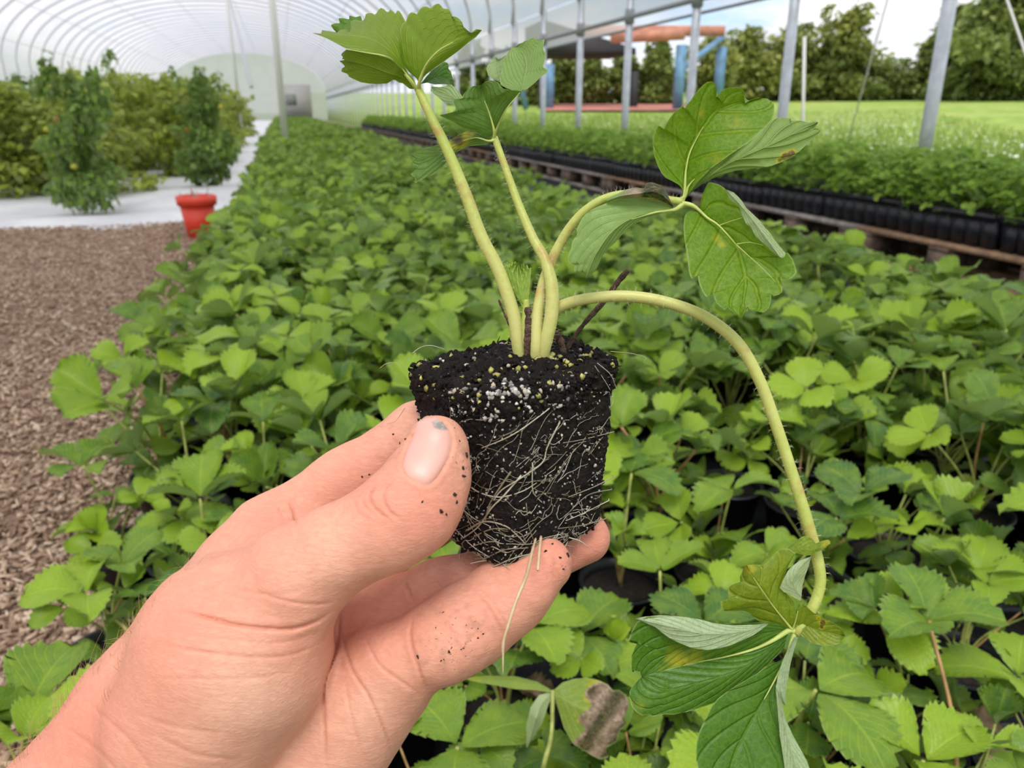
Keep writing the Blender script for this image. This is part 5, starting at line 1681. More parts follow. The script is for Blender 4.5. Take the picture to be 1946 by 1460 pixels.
leaflet(LC, M_H3, [
    patch([(1158, 388), (1151, 385), (1164, 381), (1178, 379), (1198, 377), (1218, 375), (1242, 376), (1265, 385), (1280, 394)], [(1154, 382), (1180, 373), (1215, 368), (1245, 365), (1268, 380), (1280, 394)],
          [(1152, 380), (1164, 373), (1176, 367), (1187, 361), (1198, 358), (1210, 356), (1223, 358), (1227, 352), (1230, 348), (1236, 346), (1243, 347), (1250, 350), (1258, 353), (1263, 360), (1268, 368), (1274, 380), (1280, 394)],
          N=60, K=10, dA=(.2195, .218, .2185, .223), dM=(.219, .2155, .2165, .223), dB=(.220, .2195, .222, .223), wither=withC, wav=.0012, seed=18, flip=True)], name='withered_edge', label='dry brown curled edge')
ribs(LC, [([(1290, 384, .2245), (1302, 372, .2232), (1308, 355, .222), (1320, 340, .2208)], (14, 3)), ([(1296, 384, .2240), (1301, 370, .2236), (1302, 345, .2232), (1304, 320, .2228), (1312, 288, .2222), (1336, 241, .222)], (10, 2)), ([(1292, 386, .224), (1318, 392, .2232), (1344, 414, .2208), (1366, 429, .2192), (1400, 466, .2175)], (13, 2.5)),
          ([(1300, 386, .2240), (1284, 398, .223), (1262, 402, .2200), (1245, 404, .2185), (1200, 417, .2155)], (13, 2)), ([(1400, 466, .2176), (1430, 493, .2155), (1455, 516, .2142), (1475, 538, .2135)], (3.2, 1.6)), ([(1366, 429, .2192), (1390, 420, .2172), (1410, 414, .2158)], (3, 1.5)), ([(1400, 464, .2178), (1425, 461, .216), (1450, 466, .2142)], (3, 1.5))])

# --- leaf D: long arching stalk, the drooping leaf low at the right
LD = leaf(P(1507, 1196, .222), 'drooping leaf at the end of the longest arching stalk')
make_stalk(LD, [(1048, 592, .2340), (1070, 580, .2330), (1110, 569, .2310), (1180, 563, .2290), (1255, 572, .2275), (1335, 600, .226), (1400, 650, .225), (1442, 720, .2245), (1472, 800, .224), (1502, 890, .2235), (1532, 985, .223), (1555, 1070, .2225), (1558, 1115, .222), (1542, 1160, .2215), (1512, 1205, .221)], [24, 22, 21, 22, 22, 22, 23, 22, 22, 22, 23, 22, 21, 21, 20])
leaflet(LD, M_H6, [
    patch([(1505, 1196), (1490, 1197), (1472, 1192), (1455, 1186), (1440, 1180), (1426, 1167), (1415, 1162), (1407, 1161), (1392, 1163), (1377, 1162), (1371, 1155), (1369, 1144), (1376, 1140), (1386, 1138), (1384, 1126), (1386, 1115), (1396, 1110), (1407, 1108), (1406, 1097), (1411, 1086), (1414, 1079), (1419, 1074)],
          [(1505, 1196), (1476, 1161), (1450, 1125), (1432, 1098), (1419, 1074)],
          [(1505, 1196), (1512, 1170), (1509, 1144), (1496, 1130), (1486, 1111), (1490, 1095), (1496, 1079), (1504, 1062), (1512, 1051), (1500, 1043), (1487, 1042), (1474, 1050), (1463, 1061), (1457, 1066), (1450, 1074), (1440, 1074), (1430, 1072), (1419, 1074)],
          N=80, K=16, dA=(.221, .2205, .219, .218), dM=(.221, .217, .2145, .2145), dB=(.221, .218, .216, .216), flip=False, seed=20, slope=.3, nv=4.5, spots=[(1425, 1082, 16, .4)]),
    patch([(1506, 1196), (1512, 1180), (1516, 1160), (1525, 1146), (1545, 1164), (1568, 1177), (1584, 1184), (1594, 1190), (1602, 1198), (1606, 1208)], [(1506, 1196), (1530, 1190), (1560, 1200), (1606, 1208)], [(1506, 1196), (1522, 1208), (1545, 1223), (1560, 1227), (1574, 1228), (1588, 1226), (1598, 1222), (1606, 1208)],
          N=50, K=10, dA=(.221, .2165, .216), dM=(.221, .2185, .2175), dB=(.221, .2165, .216), seed=21, spots=[(1564, 1184, 6, 1.2), (1562, 1192, 4.5, 1.1), (1556, 1176, 5, .7)]),
    patch([(1522, 1143), (1512, 1138), (1502, 1131), (1490, 1126), (1482, 1118), (1490, 1100), (1497, 1086), (1505, 1077), (1520, 1066), (1542, 1058)], [(1523, 1135), (1508, 1112), (1515, 1085), (1542, 1058)], [(1524, 1128), (1526, 1112), (1530, 1096), (1536, 1080), (1542, 1058)], N=40, K=7, dA=(.2165, .2150, .2165), dM=(.2162, .2140, .216), dB=(.217, .2165, .217), pale=.55, flip=True, seed=22, spots=[(1530, 1095, 10, .5)]),
    patch([(1496, 1044), (1505, 1036), (1515, 1027), (1527, 1020), (1538, 1019), (1546, 1026), (1551, 1034), (1560, 1030), (1574, 1026), (1580, 1030), (1579, 1034)], [(1496, 1045), (1520, 1042), (1550, 1042), (1579, 1034)], [(1496, 1046), (1512, 1052), (1524, 1054), (1536, 1056), (1546, 1053), (1558, 1048), (1570, 1042), (1579, 1034)], N=40, K=8, dA=(.2190, .2195), dM=(.2170, .2175), dB=(.2165, .2175), seed=23, spots=[(1572, 1034, 12, .5)])])
ribD2 = [(1502, 1199), (1466, 1220), (1430, 1236), (1377, 1250), (1328, 1259), (1279, 1269), (1219, 1286)]
leaflet(LD, M_H4, [
    patch([(1502, 1197), (1480, 1184), (1459, 1183), (1420, 1186), (1377, 1187), (1328, 1178), (1279, 1172), (1229, 1172), (1210, 1182), (1200, 1200), (1193, 1221), (1203, 1219), (1213, 1216), (1206, 1230), (1200, 1246), (1199, 1262), (1200, 1277), (1208, 1275), (1216, 1273), (1217, 1280), (1219, 1286)],
          [(1502, 1198), (1462, 1202), (1420, 1212), (1360, 1225), (1290, 1235), (1219, 1286)], ribD2,
          N=80, K=12, dA=(.221, .2145, .212, .212, .214, .2165), dM=(.221, .218, .2170, .2165, .2165, .2165), dB=(.221, .219, .2180, .2175, .217, .2165), seed=24, spots=[(1290, 1258, 38, .42), (1320, 1245, 25, .36), (1300, 1262, 12, .6), (1350, 1240, 40, .2)]),
    patch(ribD2, [(1495, 1210), (1450, 1245), (1400, 1275), (1320, 1300), (1260, 1310), (1219, 1286)],
          [(1490, 1230), (1478, 1245), (1466, 1256), (1440, 1280), (1410, 1302), (1382, 1321), (1351, 1338), (1316, 1350), (1279, 1358), (1262, 1357), (1239, 1362), (1236, 1357), (1219, 1360), (1208, 1352), (1200, 1342), (1197, 1328), (1196, 1315), (1203, 1302), (1213, 1292), (1219, 1286)],
          N=80, K=14, dA=(.221, .219, .2180, .2175, .217, .2165), dM=(.221, .2165, .2145, .2135, .2135, .2165), dB=(.2215, .217, .2150, .2145, .214, .2165), seed=25, spots=[(1215, 1340, 28, .22)]),
    patch([(1459, 1184), (1440, 1186), (1420, 1187), (1398, 1188), (1377, 1187), (1352, 1183), (1328, 1177), (1303, 1173), (1279, 1171), (1254, 1170), (1229, 1172), (1206, 1176)], [(1459, 1185), (1415, 1200), (1345, 1205), (1280, 1193), (1206, 1176)],
          [(1459, 1186), (1445, 1197), (1430, 1207), (1408, 1218), (1384, 1227), (1364, 1232), (1344, 1235), (1326, 1233), (1311, 1230), (1290, 1222), (1272, 1213), (1258, 1203), (1246, 1193), (1226, 1184), (1206, 1176)],
          N=70, K=9, dA=(.2160, .2125, .2118, .2120), dM=(.2160, .2105, .2098, .2120), dB=(.2165, .2112, .2108, .2120), pale=.42, flip=True, seed=26, spots=[(1390, 1192, 16, .14)])])
leaflet(LD, M_H4, [
    patch([(1492, 1250), (1480, 1256), (1466, 1262), (1438, 1279), (1410, 1297), (1386, 1312), (1364, 1328), (1352, 1342), (1344, 1358), (1336, 1374), (1328, 1391), (1323, 1410), (1321, 1428), (1322, 1444), (1326, 1462), (1332, 1490), (1350, 1510), (1375, 1515)],
          [(1494, 1250), (1476, 1285), (1452, 1330), (1420, 1385), (1394, 1440), (1375, 1515)],
          [(1496, 1250), (1487, 1265), (1475, 1309), (1486, 1342), (1492, 1368), (1502, 1390), (1512, 1411), (1523, 1430), (1535, 1447), (1540, 1465), (1535, 1485), (1500, 1505), (1440, 1515), (1375, 1515)],
          N=90, K=18, dA=(.2195, .2145, .2105, .208, .207, .207), dM=(.2195, .2165, .2135, .211, .2085, .207), dB=(.2195, .215, .2120, .2085, .207, .207), seed=27, slope=.35, nv=5),
    patch([(1509, 1212), (1498, 1235), (1487, 1256), (1479, 1280), (1473, 1305), (1477, 1318), (1482, 1328), (1488, 1338), (1492, 1342)], [(1512, 1212), (1502, 1240), (1490, 1280), (1484, 1310), (1492, 1342)], [(1517, 1212), (1508, 1243), (1502, 1265), (1498, 1288), (1494, 1310), (1492, 1342)], N=40, K=6, dA=(.2195, .2145, .2115), dM=(.2185, .2135, .2105), dB=(.2195, .2150, .2125), pale=.45, flip=True, seed=28),
    patch([(1474, 1310), (1478, 1350), (1482, 1400), (1490, 1450), (1496, 1500)], [(1481, 1325), (1490, 1375), (1502, 1420), (1520, 1480)], [(1487, 1342), (1493, 1368), (1508, 1400), (1528, 1436), (1545, 1478)], N=40, K=7, dA=(.2108, .2068), dM=(.2102, .2058), dB=(.2108, .2065), pale=.12, flip=True, seed=29)])
ribs(LD, [([(1512, 1203, .2208), (1500, 1198, .2206), (1466, 1219, .2188), (1430, 1235, .2178), (1377, 1249, .2172), (1328, 1258, .2168)], (15, 2)), ([(1510, 1205, .2208), (1503, 1225, .220), (1494, 1250, .2195), (1476, 1286, .2165), (1452, 1330, .2135)], (13, 2.5)), ([(1508, 1200, .2205), (1476, 1161, .2168), (1450, 1125, .2143), (1432, 1098, .2142)], (6, 2)), ([(1506, 1198, .2205), (1512, 1180, .2185), (1516, 1162, .2170)], (6, 3))])

# --- the young leaf still folded at the crown, stipules, twig
LE = leaf(P(1000, 592, .234), 'young leaf still folded like a fan')
make_stalk(LE, [(993, 690, .2375), (994, 655, .2360), (997, 620, .2355), (1000, 592, .235), (1000, 570, .2348)], [15, 17, 16, 15, 12])
M_H5 = leaf_mat('young_leaf', (.26, .44, .06), (.36, .52, .08), (.44, .60, .15), rand='none', nv=5, transl=.5, spots=True)
leaflet(LE, M_H5, [
    patch([(997, 592), (986, 572), (972, 545), (962, 518), (957, 498), (962, 502), (964, 496), (968, 502), (971, 494), (975, 501), (979, 496), (983, 502), (985, 498)], [(999, 592), (990, 560), (985, 530), (985, 498)],
          [(1002, 592), (1005, 565), (1008, 538), (1010, 508), (1005, 511), (1002, 503), (998, 509), (995, 499), (991, 505), (985, 498)], N=70, K=22, dA=(.235, .2345, .234), dM=(.235, .233, .2325), dB=(.235, .2345, .234), pleat=6, flip=True, seed=33, wav=.0003)])
crown = MB()
for pts, wp in [([(1002, 690, .2355), (1003, 645, .2335), (1004, 610, .2335), (1003, 586, .2345)], (14, 12)), ([(1040, 648, .236), (1050, 640, .237), (1062, 640, .238), (1075, 685, .239)], (20, 10)), ([(978, 640, .236), (960, 600, .2345), (951, 578, .2335), (948, 570, .233)], (4, 4))]:
    w = np.array([P(*a) for a in pts]); v, f_, uv = tube(catmull(w, 20), np.linspace(wp[0], wp[1], 20) * .5 * .235 / FPX * (1 + .15 * rg.normal(0, 1, 20)), 8); crown.add(v, f_)
M_BARK = simple('dead_stem', (.085, .045, .028), .8, var=.6, scale=400, bump=.5)
o = crown.build('crown', M_BARK, plant); o['label'] = 'dark brown dead stem stubs'
tw = MB()
w = catmull([P(1066, 680, .2440), P(1105, 622, .2430), P(1150, 570, .2425), P(1175, 535, .242), P(1194, 514, .2415)], 40)
v, f_, uv = tube(w, (np.linspace(9, 11, 40) + 1.2 * rg.normal(0, 1, 40)) * .5 * .243 / FPX, 8); tw.add(v, f_)
o = tw.build('twig', M_BARK, plant); o['label'] = 'thin dark twig stuck in the soil'
# ================================================================== the bed of strawberry plants
def leaflet_grid(L, W, fold, arch, teeth, ns, r, curl=.0, roll=.0):
    """one leaflet: base at the origin, running along +x, upper side +z"""
    nt = 2 * teeth + 3
    t = np.linspace(0, 1, nt)
    w = W * .5 * (np.sin(math.pi * np.clip(t, 0, 1) ** 1.28) ** .68 + .03)
    s = np.linspace(-1, 1, 2 * ns + 1)
    T, S = np.meshgrid(t, s, indexing='ij')
    ww = np.repeat(w[:, None], len(s), 1)
    row = np.arange(nt)
    tooth = np.where((row % 2 == 1) & (t > .18), 1.0, .0)
    edge = np.abs(S) ** 6
    amp = .060
    Y = S * ww * (1 + amp * (tooth[:, None] - .5) * edge * 2 * (t[:, None] > .15))
    X = L * (T + .045 * tooth[:, None] * edge - .03 * (1 - tooth[:, None]) * edge * (t[:, None] > .15))
    Z = np.abs(Y) * math.tan(fold) * (.45 + .6 * np.abs(S)) - arch * L * T ** 2 + .10 * L * np.sin(math.pi * T * .8) - curl * (np.abs(S) ** 3) * ww
    ph = (T - .42 * np.abs(S)) * teeth
    fr = ph - np.floor(ph); vd = np.minimum(fr, 1 - fr)
    Z = Z + .034 * L * (vd * 2 - .5) * np.abs(S) ** .6 * (np.abs(S) < .98)
    Z += .05 * L * roll * S * T
    ns_ = r.normal(0, 1, 2)
    Z += .035 * L * np.sin(3.0 * T * 2 + ns_[0] * 3) * S
    v = np.stack([X.ravel(), Y.ravel(), Z.ravel()], 1)
    k = len(s)
    i = (np.arange(nt - 1)[:, None] * k + np.arange(k - 1)[None]).ravel()
    q = np.stack([i, i + k, i + k + 1, i + 1], 1)
    uv = np.stack([T.ravel(), (S.ravel() + 1) / 2], 1)
    return v, q, uv


def rotm(ax, ang):
    return np.array(Matrix.Rotation(ang, 3, ax))


def blade(size, r, teeth=9, ns=3, fold=None, arch=None, tilt=0.0, cup=None, spread=None):
    """trifoliate blade at the origin, the middle leaflet along +x"""
    vs, qs, us, n = [], [], [], 0
    fold = r.uniform(.22, .72) if fold is None else fold
    arch = r.uniform(-.2, .5) if arch is None else arch
    cup = r.uniform(.0, .45) if cup is None else cup
    spread = r.uniform(1.5, 2.0) if spread is None else spread
    for k, a in enumerate((0, spread, -spread)):
        L = size * (1.0 if k == 0 else r.uniform(.88, 1.0)) * r.uniform(.95, 1.05)
        v, q, uv = leaflet_grid(L, L * r.uniform(.80, 1.0), fold * r.uniform(.7, 1.3), arch * r.uniform(.6, 1.4), teeth, ns, r, curl=r.uniform(0, .3), roll=r.normal(0, 1))
        v = v + np.array([.06 * size, 0, 0])
        M = rotm('Z', a + r.normal(0, .08)) @ rotm('Y', -cup + r.normal(0, .1)) @ rotm('X', r.normal(0, .12) + (.12 if k == 1 else -.12 if k == 2 else 0))
        v = v @ M.T
        vs.append(v); qs.append(q + n); us.append(uv); n += len(v)
    v = np.concatenate(vs) @ rotm('Y', tilt).T
    return v, np.concatenate(qs), np.concatenate(us)


M_LEAF = leaf_mat('strawberry_leaf', (.034, .125, .028), (.30, .47, .028), (.27, .39, .15), rand='object', nv=9, transl=.22, rough=.38, bump=.6, veinmix=.38)
M_LEAF_S = leaf_mat('strawberry_leaf_far', (.040, .135, .024), (.27, .43, .026), (.27, .39, .13), rand='island', nv=7, transl=.22, rough=.5, bump=0)
M_LEAF_T = leaf_mat('strawberry_leaf_bench', (.085, .215, .022), (.28, .46, .045), (.27, .40, .12), rand='island', nv=7, transl=.33, rough=.5, bump=0)
M_PET = simple('petiole', (.36, .40, .10), .5, var=.3, scale=60)
M_PETR = simple('petiole_red', (.42, .24, .09), .5, var=.3, scale=60)
M_POT = simple('black_pot', (.011, .012, .016), .38)
M_PSOIL = simple('pot_soil_field', (.022, .015, .011), .9, var=.7, scale=250, bump=.6)

POT_H = .085
v, f = lathe([(0, .0), (.036, .0), (.050, POT_H), (.053, POT_H), (.053, POT_H + .004), (.047, POT_H + .004), (.046, POT_H - .012)], 20)
pot_me = MB().add(v, f).mesh('pot'); pot_me.materials.append(M_POT)
v, f = lathe([(0, POT_H - .006), (.03, POT_H - .008), (.0468, POT_H - .011)], 20)
psoil_me = MB().add(v, f).mesh('soil'); psoil_me.materials.append(M_PSOIL)


def petiole(h, lean, r, rad=.0017):
    p = catmull([(0, 0, 0), (lean * .25 + r.normal(0, .004), r.normal(0, .004), h * .5), (lean, 0, h)], 9)
    return tube(p, np.linspace(rad * 1.2, rad * .85, 9), 6)


rv = np.random.default_rng(77)
LV = []          # leaf variants: blade mesh, petiole mesh, both together, origin at the crown
for k in range(30):
    h = rv.uniform(.035, .170); lean = rv.uniform(.02, .08)
    young = k % 5 == 0
    size = rv.uniform(.040, .054) if young else rv.uniform(.043, .063)
    bv, bq, bu = blade(size, rv, teeth=9, ns=3, fold=rv.uniform(.5, .9) if young else None, cup=rv.uniform(.5, .9) if young else None, tilt=rv.uniform(-.1, .4))
    bv = bv + np.array([lean, 0, h])
    bm_ = mesh('leaf', bv, bq, bu); bm_.materials.append(M_LEAF)
    pv, pf_, pu = petiole(h, lean, rv)
    pm = mesh('leaf_stalk', pv, pf_, pu); pm.materials.append(M_PETR if k % 6 == 0 else M_PET)
    cm = mesh('leaf', np.concatenate([bv, pv]), [tuple(q) for q in bq] + [tuple(i + len(bv) for i in q) for q in pf_], np.concatenate([bu, pu]))
    cm.materials.append(M_LEAF); cm.materials.append(M_PET)
    mi = np.zeros(len(cm.polygons), np.int32); mi[len(bq):] = 1
    cm.polygons.foreach_set('material_index', mi)
    LV.append((bm_, pm, cm, h))

GROUP = 'potted strawberry plants of the bed'
GLABEL = 'leafy green strawberry plant in a black pot, growing in the dense bed'


def add_plant(x, y, near, r, label=GLABEL, group=GROUP, nl=None, hmax=1.0):
    e = empty('strawberry_plant', (x, y, 0), r.uniform(0, 6.28)); tag(e, label, 'strawberry plant', group)
    link('pot', pot_me, e, None, (0, 0, .006)); 
    if near: link('soil', psoil_me, e, None, (0, 0, .006))
    n = nl or (int(r.integers(9, 13)) if math.hypot(x, y) < 1.7 else int(r.integers(7, 11)))
    a0 = r.uniform(0, 6.28)
    for i in range(n):
        vb = LV[int(r.integers(len(LV)))]
        sc = r.uniform(.85, 1.15) * hmax
        rot = (r.normal(0, .2), r.normal(0, .2), a0 + i * 2.4 + r.normal(0, .25))
        if near:
            o = link('leaf', vb[0], e, None, (0, 0, POT_H)); s_ = link('leaf_stalk', vb[1], o, None, (0, 0, 0))
        else:
            o = link('leaf', vb[2], e, None, (0, 0, POT_H))
        o.rotation_euler = rot; o.scale = (sc, sc, sc)
    return e


# ---- plants whose leaves the photo shows singly: junction px, direction px of the middle leaflet, leaf height, size, style
HAND = [
    ((380, 948), (372, 860), .215, .060, dict(fold=.5, cup=.45, arch=.05, spread=1.75), 'strawberry plant with a clean three-part leaf, left of the index finger', 0),
    ((345, 985), (345, 1050), .165, .056, dict(fold=.15, cup=-.1, arch=.1), 'strawberry plant with a round blue green leaf below the clean three-part leaf', 0),
    ((500, 802), (515, 755), .235, .050, dict(fold=.35, cup=.4, arch=.05), None, 0),
    ((578, 766), (548, 715), .240, .056, dict(fold=.4, cup=.5, arch=.05), None, 0),
    ((345, 800), (335, 735), .225, .052, dict(fold=.3, cup=.35, arch=.1), None, 0),
    ((158, 885), (108, 868), .215, .052, dict(fold=.4, cup=.2, arch=.15), 'strawberry plant leaning out farthest over the wood chips at the left', 0),
    ((230, 1075), (262, 1040), .190, .046, dict(fold=.35, cup=.3, arch=.1), None, 0),
    ((165, 1130), (115, 1120), .190, .054, dict(fold=.4, cup=.25, arch=.3), None, 0),
    ((45, 1370), (105, 1255), .200, .072, dict(fold=.45, cup=.2, arch=.1), 'strawberry plant with a big toothed leaf at the lower left, beside the forearm', 0),
    ((1254, 1085), (1238, 1025), .185, .050, dict(fold=.35, cup=.3, arch=.05), 'strawberry plant with a bright three-part leaf right of the fingertips', 0),
    ((1550, 1312), (1640, 1375), .215, .064, dict(fold=.2, cup=.05, arch=.25), 'strawberry plant with a broad toothed leaf right of the drooping leaf', 0),
    ((1690, 1185), (1620, 1150), .200, .050, dict(fold=.3, cup=.1, arch=.35), None, 0),
    ((1765, 1180), (1720, 1110), .220, .058, dict(fold=.45, cup=.2, arch=.25), 'strawberry plant with a reddish stalk and crinkled bright leaf, low at the right', 1),
    ((1862, 1088), (1872, 1030), .185, .046, dict(fold=.45, cup=.4, arch=.0), 'strawberry plant with a small bright leaf of three blades at the right edge', 0),
    ((1795, 985), (1855, 955), .200, .050, dict(fold=.7, cup=.6, arch=.05), None, 0),
    ((1722, 940), (1745, 915), .170, .040, dict(fold=.7, cup=.5, arch=.05), None, 0),
    ((1548, 868), (1580, 838), .160, .040, dict(fold=.4, cup=.5, arch=.05), None, 0),
    ((870, 1420), (925, 1380), .190, .058, dict(fold=.3, cup=.2, arch=.2), 'strawberry plant with a dark toothed leaf at the bottom below the little finger', 0),
    ((1755, 1445), (1790, 1410), .190, .050, dict(fold=.4, cup=.3, arch=.1), None, 0),
    ((1935, 1290), (1900, 1260), .180, .056, dict(fold=.3, cup=.2, arch=.2), None, 0),
    ((1460, 795), (1520, 790), .215, .046, dict(fold=.5, cup=.1, arch=.15), None, 0),
    ((1640, 940), (1600, 905), .215, .060, dict(fold=.3, cup=.25, arch=.2), None, 0),
    ((1590, 985), (1640, 975), .205, .058, dict(fold=.4, cup=.25, arch=.25), None, 0),
    ((1010, 1190), (1060, 1160), .190, .056, dict(fold=.3, cup=.2, arch=.2), None, 0),
    ((1390, 930), (1360, 890), .210, .060, dict(fold=.3, cup=.1, arch=.3), None, 0),
    ((1200, 900), (1215, 860), .230, .060, dict(fold=.3, cup=.1, arch=.35), None, 0),
    ((850, 1085), (800, 1075), .185, .046, dict(fold=.3, cup=.2, arch=.1), None, 0),
    ((1440, 1100), (1380, 1080), .170, .058, dict(fold=.2, cup=.1, arch=.2), None, 0),
    ((1670, 1330), (1640, 1290), .150, .060, dict(fold=.2, cup=.1, arch=.2), None, 0),
    ((1105, 1205), (1150, 1150), .165, .056, dict(fold=.3, cup=.2, arch=.2), None, 0),
    ((985, 1235), (1030, 1215), .160, .050, dict(fold=.3, cup=.2, arch=.2), None, 0),
    ((1340, 1185), (1400, 1130), .190, .056, dict(fold=.2, cup=.1, arch=.15), None, 0),
    ((1250, 1420), (1290, 1400), .150, .054, dict(fold=.3, cup=.2, arch=.2), None, 0),
    ((1130, 1460), (1100, 1440), .130, .050, dict(fold=.3, cup=.2, arch=.2), None, 0),
    ((1300, 1250), (1260, 1230), .170, .054, dict(fold=.25, cup=.1, arch=.2), None, 0),
]
rp2 = np.random.default_rng(5)
taken = []
for (j, tpx, z, size, st, label, redst) in HAND:
    J = onz(j[0], j[1], z); T = onz(tpx[0], tpx[1], z + .012)
    hd = math.atan2(T[1] - J[1], T[0] - J[0])
    lean = .045
    cx, cy = J[0] - lean * math.cos(hd) * .6, J[1] - lean * math.sin(hd) * .6
    for (ax_, ay_) in taken:                       # keep the pots clear of one another
        dd = math.hypot(cx - ax_, cy - ay_)
        if dd < .108: cx, cy = ax_ + (cx - ax_) / max(dd, .01) * .108, ay_ + (cy - ay_) / max(dd, .01) * .108
    taken.append((cx, cy))
    e = add_plant(cx, cy, True, rp2, label or GLABEL, None if label else GROUP, nl=int(rp2.integers(6, 9)), hmax=.74 if z > .19 else .62)
    e.rotation_euler = (0, 0, 0)
    bv, bq, bu = blade(size * 1.04, rp2, teeth=10, ns=4, tilt=0.0, **st)
    bv = bv @ rotm('Z', hd).T
    loc = np.array([J[0] - cx, J[1] - cy, z])
    me = mesh('leaf', bv, bq, bu); me.materials.append(M_LEAF)
    o = link('leaf', me, e, None, tuple(loc))
    p = catmull([np.array([0, 0, POT_H - .01]) - loc, np.array([loc[0] * .35, loc[1] * .35, POT_H + (z - POT_H) * .55]) - loc, (0, 0, 0)], 12)
    v, f_, uv = tube(p, np.linspace(.0021, .0015, 12), 7)
    s_ = link('leaf_stalk', mesh('leaf_stalk', v, f_, uv), o, M_PETR if redst else M_PET, (0, 0, 0))

# ---- the rest of the bed, hexagonal spacing, nearest 300 as individuals
SPX, SPY = .128, .112
cand = []
rws = 0
yy_ = .10
while yy_ < 57:
    for i in range(17):
        x = -.235 + i * SPX + (SPX / 2 if rws % 2 else 0)
        if x > 1.63: continue
        cand.append((x + rp2.normal(0, .008), yy_ + rp2.normal(0, .008)))
    rws += 1
    yy_ += SPY
cand = np.array(cand)
rel = np.c_[cand, np.full(len(cand), .2)] - CAM
dz = rel @ F
pxx = 973 + (rel @ R) / np.maximum(dz, .01) * FPX
pyy = 730 - (rel @ U) / np.maximum(dz, .01) * FPX
vis = (dz > .2) & (pxx > -160) & (pxx < 2110) & (pyy < 1640)
dist = np.linalg.norm(rel, axis=1)
_sc = onz(1060, 1330, .2); taken.append((_sc[0], _sc[1]))
tk = np.array(taken)
free_ = np.min(np.hypot(cand[:, None, 0] - tk[None, :, 0], cand[:, None, 1] - tk[None, :, 1]), axis=1) > .10
behind = np.zeros(len(cand), bool)           # gaps in the bed where the photo shows bare black pots and fabric
relp = np.c_[cand, np.full(len(cand), .12)] - CAM
dp = np.maximum(relp @ F, .01)
gx, gy = 973 + (relp @ R) / dp * FPX, 730 - (relp @ U) / dp * FPX
for (ax_, ay_, rx_, ry_) in ((1440, 830, 62, 75), (1690, 930, 85, 55), (1900, 1060, 70, 60), (1880, 1180, 90, 60), (1600, 1150, 50, 40)):
    behind |= ((gx - ax_) / rx_) ** 2 + ((gy - ay_) / ry_) ** 2 < 1
order = np.argsort(dist)
pick = [i for i in order if vis[i] and free_[i] and not behind[i]][:300 - len(HAND) - 1]
lim = max(dist[i] for i in pick)
for n_i, i in enumerate(pick):
    near = dist[i] < 1.35
    add_plant(cand[i, 0], cand[i, 1], near, rp2, hmax=.90 if dist[i] < .8 else (1.0 if dist[i] < 1.3 else 1.08))
FIELD_LIMIT = lim


def tri_template(r, fold=.35, arch=.2):
    vs, qs, us, n = [], [], [], 0
    for a in (0, 1.75, -1.75):
        t = np.array([0, .35, .7, 1.0]); w = np.array([.06, .40, .46, .14])
        v = []; uv = []
        for tt, ww in zip(t, w):
            for s in (-1, 0, 1):
                v.append((tt, s * ww, abs(s) * ww * fold - arch * tt ** 2 + .1 * math.sin(2.6 * tt))); uv.append((tt, .5 + .5 * s))
        v = np.array(v) @ rotm('Y', -.15).T @ rotm('Z', a).T
        q = [(i * 3 + j, i * 3 + 3 + j, i * 3 + 4 + j, i * 3 + 1 + j) for i in range(3) for j in range(2)]
        vs.append(v); qs.append(np.array(q) + n); us.append(np.array(uv)); n += 12
    return np.concatenate(vs), np.concatenate(qs), np.concatenate(us)


def scatter(name, x, y, z, size, r, mat, tiltsd=.45):
    tv, tq, tu = tri_template(r)
    n = len(x)
    v = rot3(tv[None] * size[:, None, None], r.normal(0, tiltsd, n), r.normal(.05, tiltsd, n), r.uniform(0, 6.28, n))
    v[..., 0] += x[:, None]; v[..., 1] += y[:, None]; v[..., 2] += z[:, None]
    q = (np.arange(n)[:, None, None] * len(tv) + tq[None]).reshape(-1, 4)
    return link(name, mesh(name, v.reshape(-1, 3), q, np.tile(tu, (n, 1))), None, mat)


rs = np.random.default_rng(15)
far = cand[((dist > lim) | ~vis) & ~behind]
far = far[(far[:, 1] > 1.0)]
fx, fy, fz, fs = [], [], [], []
d_ = np.hypot(far[:, 0], far[:, 1])
for (x, y), dd in zip(far, d_):
    if y < 1.4 and not (x > 1): continue
    n = 7 if dd < 6 else 5 if dd < 12 else 3
    tall = .17 + .055 * vnoise(np.array([[x * 1.3, y * 1.3, 0]]), 4)[0]
    for _ in range(n):
        a = rs.uniform(0, 6.28); rr_ = rs.uniform(0, .085)
        fx.append(x + rr_ * math.cos(a)); fy.append(y + rr_ * math.sin(a)); fz.append(rs.uniform(.12, 1.0) * (tall + .06) - .25 * rr_); fs.append(rs.uniform(.046, .070) * (1 if dd < 12 else 1.4))
o = scatter('strawberry_plants', np.array(fx), np.array(fy), np.array(fz), np.array(fs), rs, M_LEAF_S)
tag(o, 'far part of the strawberry bed, a green carpet running to the end of the tunnel', 'strawberry plants', kind='stuff')
# young strawberries filling the trays on the bench
NB = 20000
by = .8 + 25.5 * rs.random(NB) ** 1.7; bx = BX0 - .03 + .62 * rs.random(NB)
hump = .21 + .045 * vnoise(np.stack([bx * 5, by * 5, by * 0], 1), 6)
bz = TZ1 - .015 + rs.random(NB) ** .65 * hump * np.clip(.45 + (bx - BX0 + .03) * 5, .45, 1)
o = scatter('young_strawberries', bx, by, bz, rs.uniform(.020, .036, NB) * np.where(by > 10, 1.5, 1), rs, M_LEAF_T, .4)
tag(o, 'dense young strawberries filling the black trays along the bench', 'strawberry plants', kind='stuff')

